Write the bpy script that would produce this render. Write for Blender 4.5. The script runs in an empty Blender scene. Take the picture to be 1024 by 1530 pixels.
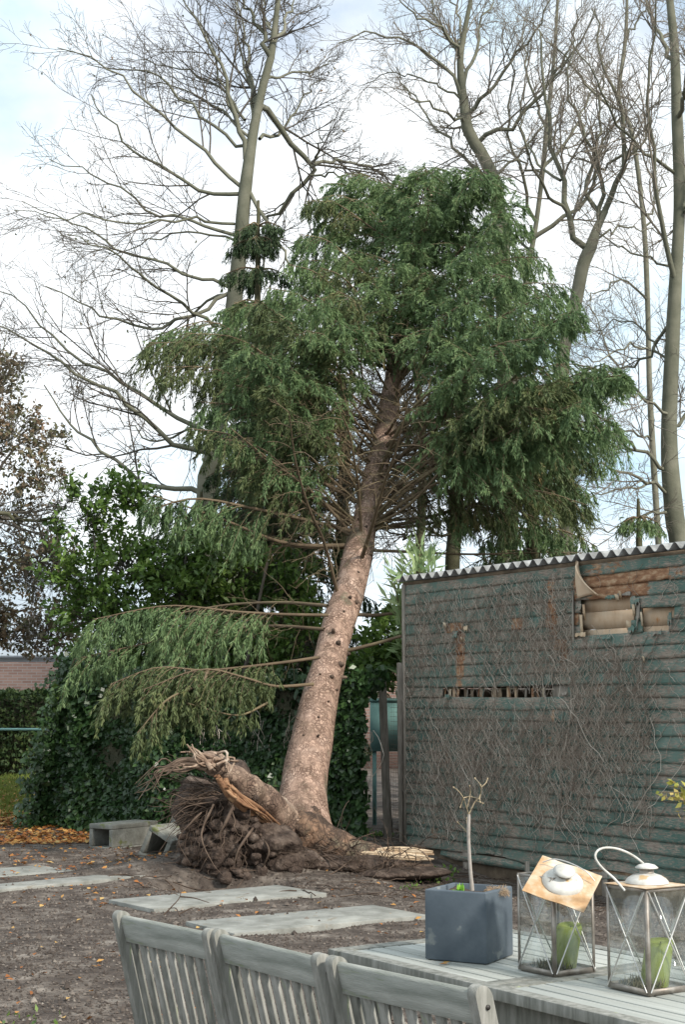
import bpy, math
import numpy as np
from mathutils import Vector, Matrix
rng = np.random.default_rng(11)
sc = bpy.context.scene
col = sc.collection
R_ = math.radians

# ------------------------------------------------------------------ camera
F, CX, CY, HZ, CH = 2300.0, 512.0, 765.0, 1050.0, 1.5
PITCH = math.atan((HZ - CY) / F)
cam = bpy.data.cameras.new('camera')
camo = bpy.data.objects.new('camera', cam)
col.objects.link(camo)
cam.sensor_fit = 'HORIZONTAL'
cam.sensor_width = 36
cam.lens = 36 * F / 1024
cam.clip_start = .05
cam.clip_end = 2000
camo.location = (0, 0, CH)
camo.rotation_euler = (math.pi / 2 + PITCH, 0, 0)
sc.camera = camo
_fw = np.array([0, math.cos(PITCH), math.sin(PITCH)])
_up = np.array([0, -math.sin(PITCH), math.cos(PITCH)])

def ray(px, py):
    return _fw + np.array([1., 0, 0]) * (px - CX) / F - _up * (py - CY) / F
C0 = np.array([0, 0, CH])
def P(px, py, Y):
    r = ray(px, py)
    return C0 + r * Y / r[1]
def G(px, py, z=0.):
    r = ray(px, py)
    return C0 + r * (z - CH) / r[2]

# ------------------------------------------------------------------ world, sun, exposure
SUN_AZ = math.atan2(.62, -.60)      # direction to the sun: x .62, y -.60
SUN_EL = R_(36)
w = bpy.data.worlds.new("World")
sc.world = w
w.use_nodes = True
nt = w.node_tree
nt.nodes.clear()
N = nt.nodes.new
out = N('ShaderNodeOutputWorld')
bg = N('ShaderNodeBackground')
bg.inputs[1].default_value = .125
sky = N('ShaderNodeTexSky')
sky.sky_type = 'NISHITA'
sky.sun_disc = False
sky.sun_elevation = SUN_EL
sky.sun_rotation = SUN_AZ
sky.air_density = 1.2
sky.dust_density = 2.
tc = N('ShaderNodeTexCoord')
mp = N('ShaderNodeMapping')
mp.inputs['Scale'].default_value = (1, 1, 1.7)
mp.inputs['Location'].default_value = (.35, .1, .12)
nz = N('ShaderNodeTexNoise')
nz.inputs['Scale'].default_value = 3.2
nz.inputs['Detail'].default_value = 9
nz.inputs['Roughness'].default_value = .55
cr = N('ShaderNodeValToRGB')
cr.color_ramp.elements[0].position = .34
cr.color_ramp.elements[0].color = (.45, .45, .45, 1)
cr.color_ramp.elements[1].position = .50
cr.color_ramp.elements[1].color = (1, 1, 1, 1)
nz2 = N('ShaderNodeTexNoise')
nz2.inputs['Scale'].default_value = 4.2
nz2.inputs['Detail'].default_value = 6
cc = N('ShaderNodeValToRGB')
cc.color_ramp.elements[0].position = .36
cc.color_ramp.elements[0].color = (3.7, 5.2, 6.2, 1)
cc.color_ramp.elements[1].position = .56
cc.color_ramp.elements[1].color = (6.9, 7.2, 7.4, 1)
mx = N('ShaderNodeMix')
mx.data_type = 'RGBA'
L = nt.links.new
L(tc.outputs['Generated'], mp.inputs[0])
L(mp.outputs[0], nz.inputs['Vector'])
L(mp.outputs[0], nz2.inputs['Vector'])
L(nz2.outputs[0], cc.inputs[0])
L(nz.outputs[0], cr.inputs[0])
L(cr.outputs[0], mx.inputs[0])
L(sky.outputs[0], mx.inputs[6])
L(cc.outputs[0], mx.inputs[7])
L(mx.outputs[2], bg.inputs[0])
L(bg.outputs[0], out.inputs[0])
sun = bpy.data.lights.new('sun', 'SUN')
sun.energy = 3.0
sun.angle = R_(6)
sun.color = (1, .93, .84)
suno = bpy.data.objects.new('sun', sun)
col.objects.link(suno)
sd = Vector((math.sin(SUN_AZ) * math.cos(SUN_EL), math.cos(SUN_AZ) * math.cos(SUN_EL), math.sin(SUN_EL)))
suno.rotation_euler = sd.to_track_quat('Z', 'Y').to_euler()
suno.location = (0, 0, 30)
sc.view_settings.view_transform = 'Standard'
sc.view_settings.look = 'None'
sc.view_settings.exposure = 0.56
sc.view_settings.gamma = 1
sc.cycles.max_bounces = 6
sc.cycles.transparent_max_bounces = 40
sc.cycles.use_denoising = True

# ------------------------------------------------------------------ helpers
def nrm(a):
    return a / (np.linalg.norm(a, axis=-1, keepdims=True) + 1e-9)

def fbm(Pn, freq, seed=0, octv=3):
    r = np.random.default_rng(seed)
    o = np.zeros(Pn.shape[:-1])
    a, f = 1., freq
    for _ in range(octv):
        for _ in range(4):
            k = nrm(r.normal(size=3)) * f * r.uniform(.7, 1.3)
            o += a * np.sin(Pn @ k + r.uniform(0, 6.28)) * .5
        a *= .5
        f *= 2.1
    return o * .6

def grid_quads(nu, nv, cu=False):
    i = np.arange(nu if cu else nu - 1)
    j = np.arange(nv - 1)
    I, J = np.meshgrid(i, j, indexing='ij')
    I2 = (I + 1) % nu
    return np.stack([I * nv + J, I2 * nv + J, I2 * nv + J + 1, I * nv + J + 1], -1).reshape(-1, 4)

class MB:
    """collects quads into one mesh"""
    def __init__(s):
        s.V, s.Q, s.A, s.n = [], [], [], 0
    def add(s, V, Q, a=None):
        V = np.asarray(V, float).reshape(-1, 3)
        Q = np.asarray(Q, int).reshape(-1, 4)
        s.V.append(V)
        s.Q.append(Q + s.n)
        if a is None: a = rng.random()
        s.A.append(np.broadcast_to(np.asarray(a, float), (len(V),)))
        s.n += len(V)
        return s
    def box(s, c, size, M=None, a=None):
        x, y, z = np.array(size) / 2
        v = np.array([[sx * x, sy * y, sz * z] for sz in (-1, 1) for sy in (-1, 1) for sx in (-1, 1)])
        if M is not None: v = v @ np.asarray(M).T
        s.add(v + np.asarray(c), [[0, 2, 3, 1], [4, 5, 7, 6], [0, 1, 5, 4], [2, 6, 7, 3], [0, 4, 6, 2], [1, 3, 7, 5]], a)
        return s
    def beam(s, a, b, wid, th, up=(0, 0, 1), at=None):
        a, b = np.asarray(a, float), np.asarray(b, float)
        t = nrm(b - a)
        x = nrm(np.cross(t, np.asarray(up, float)))
        y = np.cross(x, t)
        M = np.stack([t, x, y], 1)
        return s.box((a + b) / 2, (np.linalg.norm(b - a), wid, th), M, at)
    def tubes(s, Pt, Rr, sides=4, a=None):
        V, Q = tubes(Pt, Rr, sides)
        n = Pt.shape[0]
        if a is None: a = rng.random(n)
        a = np.repeat(np.broadcast_to(a, (n,)), V.shape[0] // n)
        return s.add(V, Q, a)
    def prism(s, poly, axis, th, M=None, c=(0, 0, 0)):
        """poly (n,2) in the plane perpendicular to axis (x: poly is y,z), extruded by th; caps as quad fans"""
        n = len(poly)
        poly = np.asarray(poly, float)
        cen = poly.mean(0)
        V = []
        for sgn in (-.5, .5):
            for p in list(poly) + [cen]:
                V.append({'x': (sgn * th, p[0], p[1]), 'z': (p[0], p[1], sgn * th), 'y': (p[0], sgn * th, p[1])}[axis])
        V = np.array(V)
        Q = []
        for i in range(n):
            j = (i + 1) % n
            Q.append([i, j, n + 1 + j, n + 1 + i])
        for b in (0, n + 1):
            for i in range(0, n, 1):
                j = (i + 1) % n
                Q.append([b + n, b + i, b + j, b + j] if False else [b + n, b + i, b + j, b + n])
        if M is not None: V = V @ np.asarray(M).T
        return s.add(V + np.asarray(c), Q)
    def lathe(s, prof, n=24, M=None, c=(0, 0, 0)):
        prof = np.asarray(prof, float)
        th = np.linspace(0, 2 * np.pi, n, endpoint=False)
        V = np.stack([np.outer(np.cos(th), prof[:, 0]), np.outer(np.sin(th), prof[:, 0]), np.tile(prof[:, 1], (n, 1))], -1).reshape(-1, 3)
        if M is not None: V = V @ np.asarray(M).T
        return s.add(V + np.asarray(c), grid_quads(n, len(prof), True))
    def build(s, name, mat, parent=None, local=False, smooth=False, loc=None, bevel=0):
        V = np.concatenate(s.V)
        Q = np.concatenate(s.Q)
        A = np.concatenate(s.A)
        off = np.zeros(3)
        if not local:
            if parent is not None:
                p = parent
                while p is not None:
                    off = off + np.array(p.location)
                    p = p.parent
            elif loc is not None:
                off = np.asarray(loc, float)
        tri = Q[:, 3] == Q[:, 0]
        me = bpy.data.meshes.new(name)
        nl = 4 * (~tri).sum() + 3 * tri.sum()
        me.vertices.add(len(V))
        me.vertices.foreach_set('co', (V - off).astype(np.float32).ravel())
        tot = np.where(tri, 3, 4)
        st = np.concatenate([[0], np.cumsum(tot)[:-1]])
        if tri.any():
            li = np.concatenate([q[:k] for q, k in zip(Q, tot)])
        else:
            li = Q.ravel()
        me.loops.add(int(nl))
        me.loops.foreach_set('vertex_index', li.astype(np.int32))
        me.polygons.add(len(Q))
        me.polygons.foreach_set('loop_start', st.astype(np.int32))
        me.polygons.foreach_set('loop_total', tot.astype(np.int32))
        if smooth:
            me.polygons.foreach_set('use_smooth', np.ones(len(Q), bool))
        at = me.attributes.new('v', 'FLOAT', 'POINT')
        at.data.foreach_set('value', A.astype(np.float32))
        me.update(calc_edges=True)
        me.validate()
        me.materials.append(mat)
        o = bpy.data.objects.new(name, me)
        col.objects.link(o)
        if parent is not None: o.parent = parent
        elif loc is not None: o.location = loc
        if bevel:
            b = o.modifiers.new('bevel', 'BEVEL')
            b.width = bevel
            b.segments = 2
            b.limit_method = 'ANGLE'
        return o

def tubes(Pt, Rr, sides=4):
    Pt = np.asarray(Pt, float)
    n, k, _ = Pt.shape
    Rr = np.broadcast_to(Rr, (n, k))
    T = nrm(np.gradient(Pt, axis=1))
    m = nrm(Pt[:, -1] - Pt[:, 0])
    ref = np.where(np.abs(m[:, 2:3]) > .8, np.array([[1., .3, 0]]), np.array([[0, 0, 1.]]))[:, None, :]
    A = nrm(np.cross(T, ref))
    B = np.cross(T, A)
    th = np.linspace(0, 2 * np.pi, sides, endpoint=False)
    V = Pt[:, :, None, :] + Rr[:, :, None, None] * (A[:, :, None, :] * np.cos(th)[None, None, :, None] + B[:, :, None, :] * np.sin(th)[None, None, :, None])
    V = V.reshape(-1, 3)
    i = np.arange(n)[:, None, None]
    j = np.arange(k - 1)[None, :, None]
    a = np.arange(sides)[None, None, :]
    b = (a + 1) % sides
    base = i * k * sides
    Q = np.stack([base + j * sides + a, base + j * sides + b, base + (j + 1) * sides + b, base + (j + 1) * sides + a], -1).reshape(-1, 4)
    return V, Q

def spline(pts, k):
    pts = np.asarray(pts, float)
    if len(pts) < 3:
        t = np.linspace(0, 1, k)[:, None]
        return pts[0] * (1 - t) + pts[-1] * t
    p = np.vstack([2 * pts[0] - pts[1], pts, 2 * pts[-1] - pts[-2]])
    d = np.concatenate([[0], np.cumsum(np.linalg.norm(np.diff(pts, axis=0), axis=1))])
    u = np.linspace(0, d[-1], k)
    o = []
    for x in u:
        i = min(np.searchsorted(d, x, side='right') - 1, len(pts) - 2)
        t = (x - d[i]) / (d[i + 1] - d[i] + 1e-9)
        a, b, c, e = p[i], p[i + 1], p[i + 2], p[i + 3]
        o.append(.5 * ((2 * b) + (c - a) * t + (2 * a - 5 * b + 4 * c - e) * t * t + (3 * b - a - 3 * c + e) * t ** 3))
    return np.array(o)

def along(Pp, s):
    """points and tangents at parameter s (N,m) on paths (N,k,3)"""
    n, k, _ = Pp.shape
    x = np.clip(s, 0, .9999) * (k - 1)
    i = x.astype(int)
    f = (x - i)[..., None]
    r = np.arange(n)[:, None]
    a, b = Pp[r, i], Pp[r, i + 1]
    return a * (1 - f) + b * f, nrm(b - a), i, f[..., 0]

def grow(Pp, Rp, m, lenf, ang, k=5, srange=(.2, 1), up=.0, wig=.15, rr=.6, rend=.3, lmin=0, side=None, abslen=None, taper=.55):
    n = Pp.shape[0]
    s = (np.arange(m)[None, :] + rng.random((n, m))) / m * (srange[1] - srange[0]) + srange[0]
    B, T, i, f = along(Pp, s)
    r = np.arange(n)[:, None]
    R0 = Rp[r, i] * (1 - f) + Rp[r, i + 1] * f
    plen = np.linalg.norm(np.diff(Pp, axis=1), axis=2).sum(1)[:, None]
    ln = (plen if abslen is None else abslen) * lenf * (1 - taper * s) * rng.uniform(.55, 1.3, (n, m)) + lmin
    rd = rng.normal(size=(n, m, 3))
    if side is not None: rd = rd * (1 - side) + np.array(side * 0)
    perp = nrm(rd - (rd * T).sum(-1, keepdims=True) * T)
    an = ang * rng.uniform(.7, 1.3, (n, m, 1))
    D = nrm(T * np.cos(an) + perp * np.sin(an)).reshape(-1, 3)
    B = B.reshape(-1, 3)
    ln = ln.reshape(-1)
    pts = [B]
    for q in range(k - 1):
        D = nrm(D + rng.normal(size=D.shape) * wig + np.array([0, 0, up]))
        pts.append(pts[-1] + D * (ln / (k - 1))[:, None])
    Pc = np.stack(pts, 1)
    Rc = (R0.reshape(-1) * rr)[:, None] * np.linspace(1, rend, k)[None, :]
    return Pc, Rc

def leaves(C, D, length, width, fold=.25, flat=None, a=None):
    """one folded rhombic quad per leaf at C pointing along D"""
    n = len(C)
    D = nrm(D)
    rd = rng.normal(size=(n, 3)) if flat is None else flat
    S = nrm(np.cross(D, rd))
    Nn = np.cross(S, D)
    l = np.broadcast_to(length, (n,))[:, None]
    wd = np.broadcast_to(width, (n,))[:, None]
    V = np.stack([C, C + D * l * .42 + S * wd / 2 + Nn * wd * fold, C + D * l, C + D * l * .42 - S * wd / 2 + Nn * wd * fold], 1).reshape(-1, 3)
    Q = np.arange(4 * n).reshape(-1, 4)
    if a is None: a = rng.random(n)
    return V, Q, np.repeat(a, 4)

def empty(name, loc, label=None, cat=None, group=None, rz=0):
    o = bpy.data.objects.new(name, None)
    col.objects.link(o)
    o.empty_display_size = .1
    o.location = tuple(float(q) for q in loc)
    o.rotation_euler = (0, 0, rz)
    return tag(o, label, cat, group)

def tag(o, label=None, cat=None, group=None, kind=None):
    if label: o['label'] = label
    if cat: o['category'] = cat
    if group: o['group'] = group
    if kind: o['kind'] = kind
    return o

def copy_thing(r, loc, rz, label):
    c = r.copy()
    col.objects.link(c)
    c.location = tuple(float(q) for q in loc)
    c.rotation_euler = (0, 0, rz)
    c['label'] = label
    def rec(src, dst):
        for ch in src.children:
            d = ch.copy()
            col.objects.link(d)
            d.parent = dst
            rec(ch, d)
    rec(r, c)
    return c

def mat(name, cols, scale=6, rough=.85, bump=.3, bscale=40, attr=0., trans=0., stretch=(1, 1, 1), metal=0., spec=.3, detail=8, bdist=.01, spots=None):
    m = bpy.data.materials.new(name)
    m.use_nodes = True
    t = m.node_tree
    nd, ln = t.nodes.new, t.links.new
    b = t.nodes['Principled BSDF']
    b.inputs['Roughness'].default_value = rough
    b.inputs['Metallic'].default_value = metal
    b.inputs['Specular IOR Level'].default_value = spec
    co = nd('ShaderNodeTexCoord')
    mpn = nd('ShaderNodeMapping')
    mpn.inputs['Scale'].default_value = stretch
    ln(co.outputs['Object'], mpn.inputs[0])
    n1 = nd('ShaderNodeTexNoise')
    n1.inputs['Scale'].default_value = scale
    n1.inputs['Detail'].default_value = detail
    n1.inputs['Roughness'].default_value = .62
    ln(mpn.outputs[0], n1.inputs['Vector'])
    fac = n1.outputs[0]
    st = nd('ShaderNodeMapRange')
    st.inputs[1].default_value = .28
    st.inputs[2].default_value = .72
    ln(fac, st.inputs[0])
    fac = st.outputs[0]
    if attr > 0:
        at = nd('ShaderNodeAttribute')
        at.attribute_name = 'v'
        mm = nd('ShaderNodeMix')
        mm.inputs[0].default_value = attr
        ln(fac, mm.inputs[2])
        ln(at.outputs['Fac'], mm.inputs[3])
        fac = mm.outputs[0]
    cr = nd('ShaderNodeValToRGB')
    e = cr.color_ramp.elements
    while len(e) < len(cols): e.new(.5)
    for q, c in zip(e, cols):
        q.position = c[0]
        q.color = (*c[1], 1)
    ln(fac, cr.inputs[0])
    colr = cr.outputs[0]
    if spots:
        sscale, thr, sc_col = spots
        vo = nd('ShaderNodeTexNoise')
        vo.inputs['Scale'].default_value = sscale
        vo.inputs['Detail'].default_value = 3
        ln(mpn.outputs[0], vo.inputs['Vector'])
        rp = nd('ShaderNodeMapRange')
        rp.inputs[1].default_value = thr
        rp.inputs[2].default_value = thr + .06
        ln(vo.outputs[0], rp.inputs[0])
        sm = nd('ShaderNodeMix')
        sm.data_type = 'RGBA'
        sm.inputs[7].default_value = (*sc_col, 1)
        ln(rp.outputs[0], sm.inputs[0])
        ln(colr, sm.inputs[6])
        colr = sm.outputs[2]
    ln(colr, b.inputs['Base Color'])
    if bump > 0:
        n2 = nd('ShaderNodeTexNoise')
        n2.inputs['Scale'].default_value = bscale
        n2.inputs['Detail'].default_value = 5
        ln(mpn.outputs[0], n2.inputs['Vector'])
        bp = nd('ShaderNodeBump')
        bp.inputs['Strength'].default_value = bump
        bp.inputs['Distance'].default_value = bdist
        ln(n2.outputs[0], bp.inputs['Height'])
        ln(bp.outputs[0], b.inputs['Normal'])
    if trans > 0:
        tr = nd('ShaderNodeBsdfTranslucent')
        ln(colr, tr.inputs[0])
        ms = nd('ShaderNodeMixShader')
        ms.inputs[0].default_value = trans
        ln(b.outputs[0], ms.inputs[1])
        ln(tr.outputs[0], ms.inputs[2])
        ln(ms.outputs[0], t.nodes['Material Output'].inputs[0])
    return m

M = {}
M['soil'] = mat('soil', [(0, (.035, .027, .022)), (.4, (.078, .062, .051)), (.65, (.135, .112, .093)), (1, (.27, .235, .20))], 4.5, .95, 1, 22, bdist=.03, detail=12)
M['clod'] = mat('clod', [(0, (.04, .03, .024)), (.5, (.10, .08, .066)), (.85, (.18, .15, .125)), (1, (.34, .30, .25))], 3, .95, 0, attr=.8)
M['rootsoil'] = mat('root_soil', [(0, (.022, .016, .012)), (.45, (.065, .046, .036)), (.8, (.13, .098, .078)), (1, (.21, .17, .14))], 9, .95, 1, 30, bdist=.03)
M['leaf_fallen'] = mat('fallen_leaf', [(0, (.20, .07, .025)), (.45, (.42, .17, .05)), (.75, (.50, .27, .08)), (1, (.56, .42, .18))], 3, .7, 0, attr=.85, trans=.15)
M['grass'] = mat('grass', [(0, (.08, .12, .02)), (1, (.24, .28, .06))], 3, .7, 0, attr=.6, trans=.2)
M['lawn'] = mat('lawn', [(0, (.06, .08, .025)), (.5, (.10, .13, .035)), (1, (.20, .12, .05))], 3, .95, .5, 30)
M['concrete'] = mat('concrete', [(0, (.15, .15, .13)), (.5, (.265, .265, .24)), (1, (.37, .37, .335))], 5, .9, .5, 60, spots=(9, .64, (.24, .22, .18)))
M['mossy'] = mat('mossy_concrete', [(0, (.12, .12, .10)), (.5, (.20, .20, .175)), (1, (.31, .31, .28))], 7, .9, .6, 40, spots=(6, .60, (.14, .155, .06)))
M['bark'] = mat('spruce_bark', [(0, (.20, .125, .09)), (.35, (.40, .27, .205)), (.7, (.50, .36, .285)), (1, (.60, .46, .38))], 7, .9, 1, 55, stretch=(1.6, 1.6, .8), bdist=.02, spots=(48, .62, (.15, .09, .065)))
M['branch'] = mat('spruce_branch', [(0, (.085, .06, .04)), (.5, (.155, .115, .072)), (1, (.22, .19, .10))], 4, .9, .4, 50, attr=.4)
M['root'] = mat('root_wood', [(0, (.045, .031, .023)), (.6, (.10, .070, .051)), (1, (.22, .16, .12))], 8, .9, .8, 40, attr=.3)
M['rootpale'] = mat('broken_root_bark', [(0, (.10, .065, .045)), (.4, (.23, .155, .11)), (.7, (.36, .27, .20)), (1, (.52, .44, .36))], 9, .9, .9, 35, stretch=(1, 1, 1))
M['splinter'] = mat('splintered_wood', [(0, (.32, .19, .10)), (.5, (.56, .43, .29)), (1, (.74, .65, .50))], 14, .8, .6, 60, attr=.5)
M['heart'] = mat('torn_wood', [(0, (.14, .07, .04)), (.5, (.30, .165, .09)), (1, (.48, .32, .19))], 10, .8, .6, 60, attr=.4)
M['needle'] = mat('spruce_needles', [(0, (.045, .07, .03)), (.1, (.07, .115, .05)), (.4, (.125, .20, .085)), (.72, (.20, .285, .12)), (.93, (.30, .38, .17)), (1, (.34, .27, .13))], .9, .55, 0, attr=.55, trans=.3)
M['needle_olive'] = mat('olive_needles', [(0, (.045, .06, .026)), (.4, (.085, .115, .045)), (.70, (.145, .175, .068)), (.84, (.21, .18, .08)), (1, (.33, .16, .06))], .8, .6, 0, attr=.6, trans=.2)
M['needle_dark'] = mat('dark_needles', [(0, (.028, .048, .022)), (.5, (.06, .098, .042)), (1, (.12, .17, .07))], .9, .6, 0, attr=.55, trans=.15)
M['ivy'] = mat('ivy_leaf', [(0, (.014, .034, .012)), (.5, (.034, .074, .024)), (.8, (.062, .12, .035)), (1, (.15, .22, .05))], 1.2, .38, 0, attr=.6, trans=.12, spec=.5)
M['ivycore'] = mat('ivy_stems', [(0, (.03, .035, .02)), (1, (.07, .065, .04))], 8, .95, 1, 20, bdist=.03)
M['laurel'] = mat('laurel_leaf', [(0, (.05, .10, .025)), (.5, (.12, .21, .045)), (.85, (.22, .33, .07)), (1, (.34, .44, .14))], 1, .4, 0, attr=.6, trans=.3, spec=.5)
M['palegreen'] = mat('pale_long_leaf', [(0, (.14, .24, .10)), (.5, (.28, .39, .18)), (1, (.50, .58, .30))], 3, .45, 0, attr=.7, trans=.3)
M['yellowleaf'] = mat('yellow_leaf', [(0, (.30, .34, .06)), (.6, (.52, .46, .12)), (1, (.62, .42, .2))], 5, .5, 0, attr=.8, trans=.3)
M['brownleaf'] = mat('brown_leaf', [(0, (.08, .11, .05)), (.4, (.15, .15, .085)), (.7, (.25, .18, .12)), (1, (.38, .24, .15))], 1, .7, 0, attr=.7, trans=.3)
M['hedge'] = mat('hedge_leaf', [(0, (.025, .05, .02)), (.6, (.055, .09, .03)), (1, (.11, .14, .04))], 1, .6, 0, attr=.6, trans=.15)
M['greybark'] = mat('beech_bark', [(0, (.08, .085, .058)), (.5, (.15, .15, .108)), (1, (.24, .23, .175))], 3, .9, .5, 30, attr=.4)
M['twig'] = mat('twig', [(0, (.06, .055, .045)), (1, (.15, .13, .105))], 2, .9, 0, attr=.7)
M['mossbark'] = mat('mossy_bark', [(0, (.04, .04, .024)), (.5, (.085, .083, .045)), (1, (.15, .135, .09))], 4, .95, .6, 30)
M['reddish'] = mat('reddish_twig', [(0, (.13, .115, .09)), (1, (.27, .235, .19))], 2, .9, 0, attr=.7)
M['plantersoil'] = mat('potting_soil', [(0, (.03, .022, .018)), (1, (.10, .075, .06))], 30, .95, 1, 90, bdist=.006)
M['planter'] = mat('planter_fibre_clay', [(0, (.066, .086, .104)), (.5, (.088, .110, .130)), (1, (.125, .150, .170))], 9, .66, .25, 90, bdist=.002, spots=(16, .66, (.20, .22, .22)))
M['teak'] = mat('weathered_teak', [(0, (.10, .10, .085)), (.35, (.195, .195, .17)), (.7, (.31, .305, .275)), (1, (.42, .41, .375))], 7, .85, .5, 70, attr=.25, stretch=(6, 6, .8), bdist=.003, spots=(5, .66, (.27, .30, .19)))
M['teakrail'] = mat('weathered_rail_wood', [(0, (.15, .16, .135)), (.35, (.24, .25, .22)), (.7, (.34, .345, .31)), (1, (.44, .44, .40))], 6, .85, .5, 70, attr=.1, stretch=(.8, 6, 6), bdist=.003, spots=(5, .62, (.21, .24, .14)))
M['teaktop'] = mat('weathered_table_wood', [(0, (.22, .23, .205)), (.4, (.34, .35, .32)), (1, (.50, .51, .47))], 12, .8, .5, 60, attr=.35, stretch=(.1, 1.6, 1), bdist=.002)
M['boltm'] = mat('bolt_metal', [(0, (.03, .03, .03)), (1, (.09, .08, .07))], 30, .5, 0, metal=.5)
M['leadmetal'] = mat('lantern_metal', [(0, (.20, .17, .145)), (.5, (.30, .27, .235)), (1, (.44, .41, .37))], 25, .5, .2, 90, metal=.55, bdist=.001)
M['rodmetal'] = mat('lantern_rod', [(0, (.45, .44, .42)), (1, (.68, .67, .64))], 30, .4, 0, metal=.6)
M['whitemetal'] = mat('white_lantern_metal', [(0, (.36, .34, .29)), (.5, (.58, .57, .53)), (1, (.72, .71, .68))], 14, .35, .1, 60, spots=(20, .62, (.52, .36, .19)))
M['rusty'] = mat('rusty_lid', [(0, (.33, .17, .075)), (.35, (.46, .29, .15)), (.65, (.58, .46, .33)), (1, (.68, .62, .54))], 13, .6, .3, 80, bdist=.002)
M['candle'] = mat('green_candle_wax', [(0, (.23, .29, .055)), (1, (.34, .40, .10))], 8, .45, .1, 20, trans=.25)
M['woodpost'] = mat('fence_post_wood', [(0, (.15, .13, .11)), (.5, (.26, .23, .19)), (1, (.38, .34, .29))], 7, .9, .5, 60, stretch=(5, 5, .7), bdist=.004)
M['wire'] = mat('wire_mesh', [(0, (.16, .13, .10)), (1, (.30, .25, .19))], 5, .6, 0)
M['teal'] = mat('teal_panel', [(0, (.16, .32, .30)), (1, (.26, .44, .40))], 3, .6, .1, 20)
M['roof'] = mat('corrugated_sheet', [(0, (.12, .12, .115)), (.5, (.24, .245, .24)), (1, (.42, .43, .42))], 6, .85, .4, 40, bdist=.004)
M['plywood'] = mat('bare_inner_wood', [(0, (.42, .27, .16)), (.4, (.58, .42, .28)), (1, (.68, .56, .42))], 3.2, .8, .03, 40, stretch=(1.4, 1.4, 1), bdist=.003, spots=(6, .66, (.52, .24, .09)))
M['beamwood'] = mat('old_beam_wood', [(0, (.08, .06, .04)), (.5, (.17, .13, .09)), (1, (.29, .22, .15))], 5, .9, .6, 30)
M['deadivy'] = mat('dead_ivy_stem', [(0, (.22, .17, .135)), (.5, (.44, .37, .30)), (1, (.78, .70, .60))], 5, .9, 0, attr=.8)
M['brick'] = None
M['white'] = mat('white_render', [(0, (.55, .58, .60)), (1, (.70, .73, .75))], 3, .8, .1, 20)
M['palero'] = mat('pale_roof_sheet', [(0, (.40, .45, .50)), (1, (.55, .61, .66))], 3, .6, .1, 20)

def brick_mat():
    m = bpy.data.materials.new('brickwork')
    m.use_nodes = True
    t = m.node_tree
    b = t.nodes['Principled BSDF']
    b.inputs['Roughness'].default_value = .9
    co = t.nodes.new('ShaderNodeTexCoord')
    sx = t.nodes.new('ShaderNodeSeparateXYZ')
    cx = t.nodes.new('ShaderNodeCombineXYZ')
    t.links.new(co.outputs['Object'], sx.inputs[0])
    t.links.new(sx.outputs[0], cx.inputs[0])
    t.links.new(sx.outputs[2], cx.inputs[1])
    br = t.nodes.new('ShaderNodeTexBrick')
    br.inputs['Scale'].default_value = 1
    br.inputs['Brick Width'].default_value = .22
    br.inputs['Row Height'].default_value = .065
    br.inputs['Mortar Size'].default_value = .008
    br.inputs['Color1'].default_value = (.15, .085, .068, 1)
    br.inputs['Color2'].default_value = (.22, .14, .115, 1)
    br.inputs['Mortar'].default_value = (.2, .185, .17, 1)
    t.links.new(cx.outputs[0], br.inputs[0])
    t.links.new(br.outputs[0], b.inputs['Base Color'])
    return m
M['brick'] = brick_mat()

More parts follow.
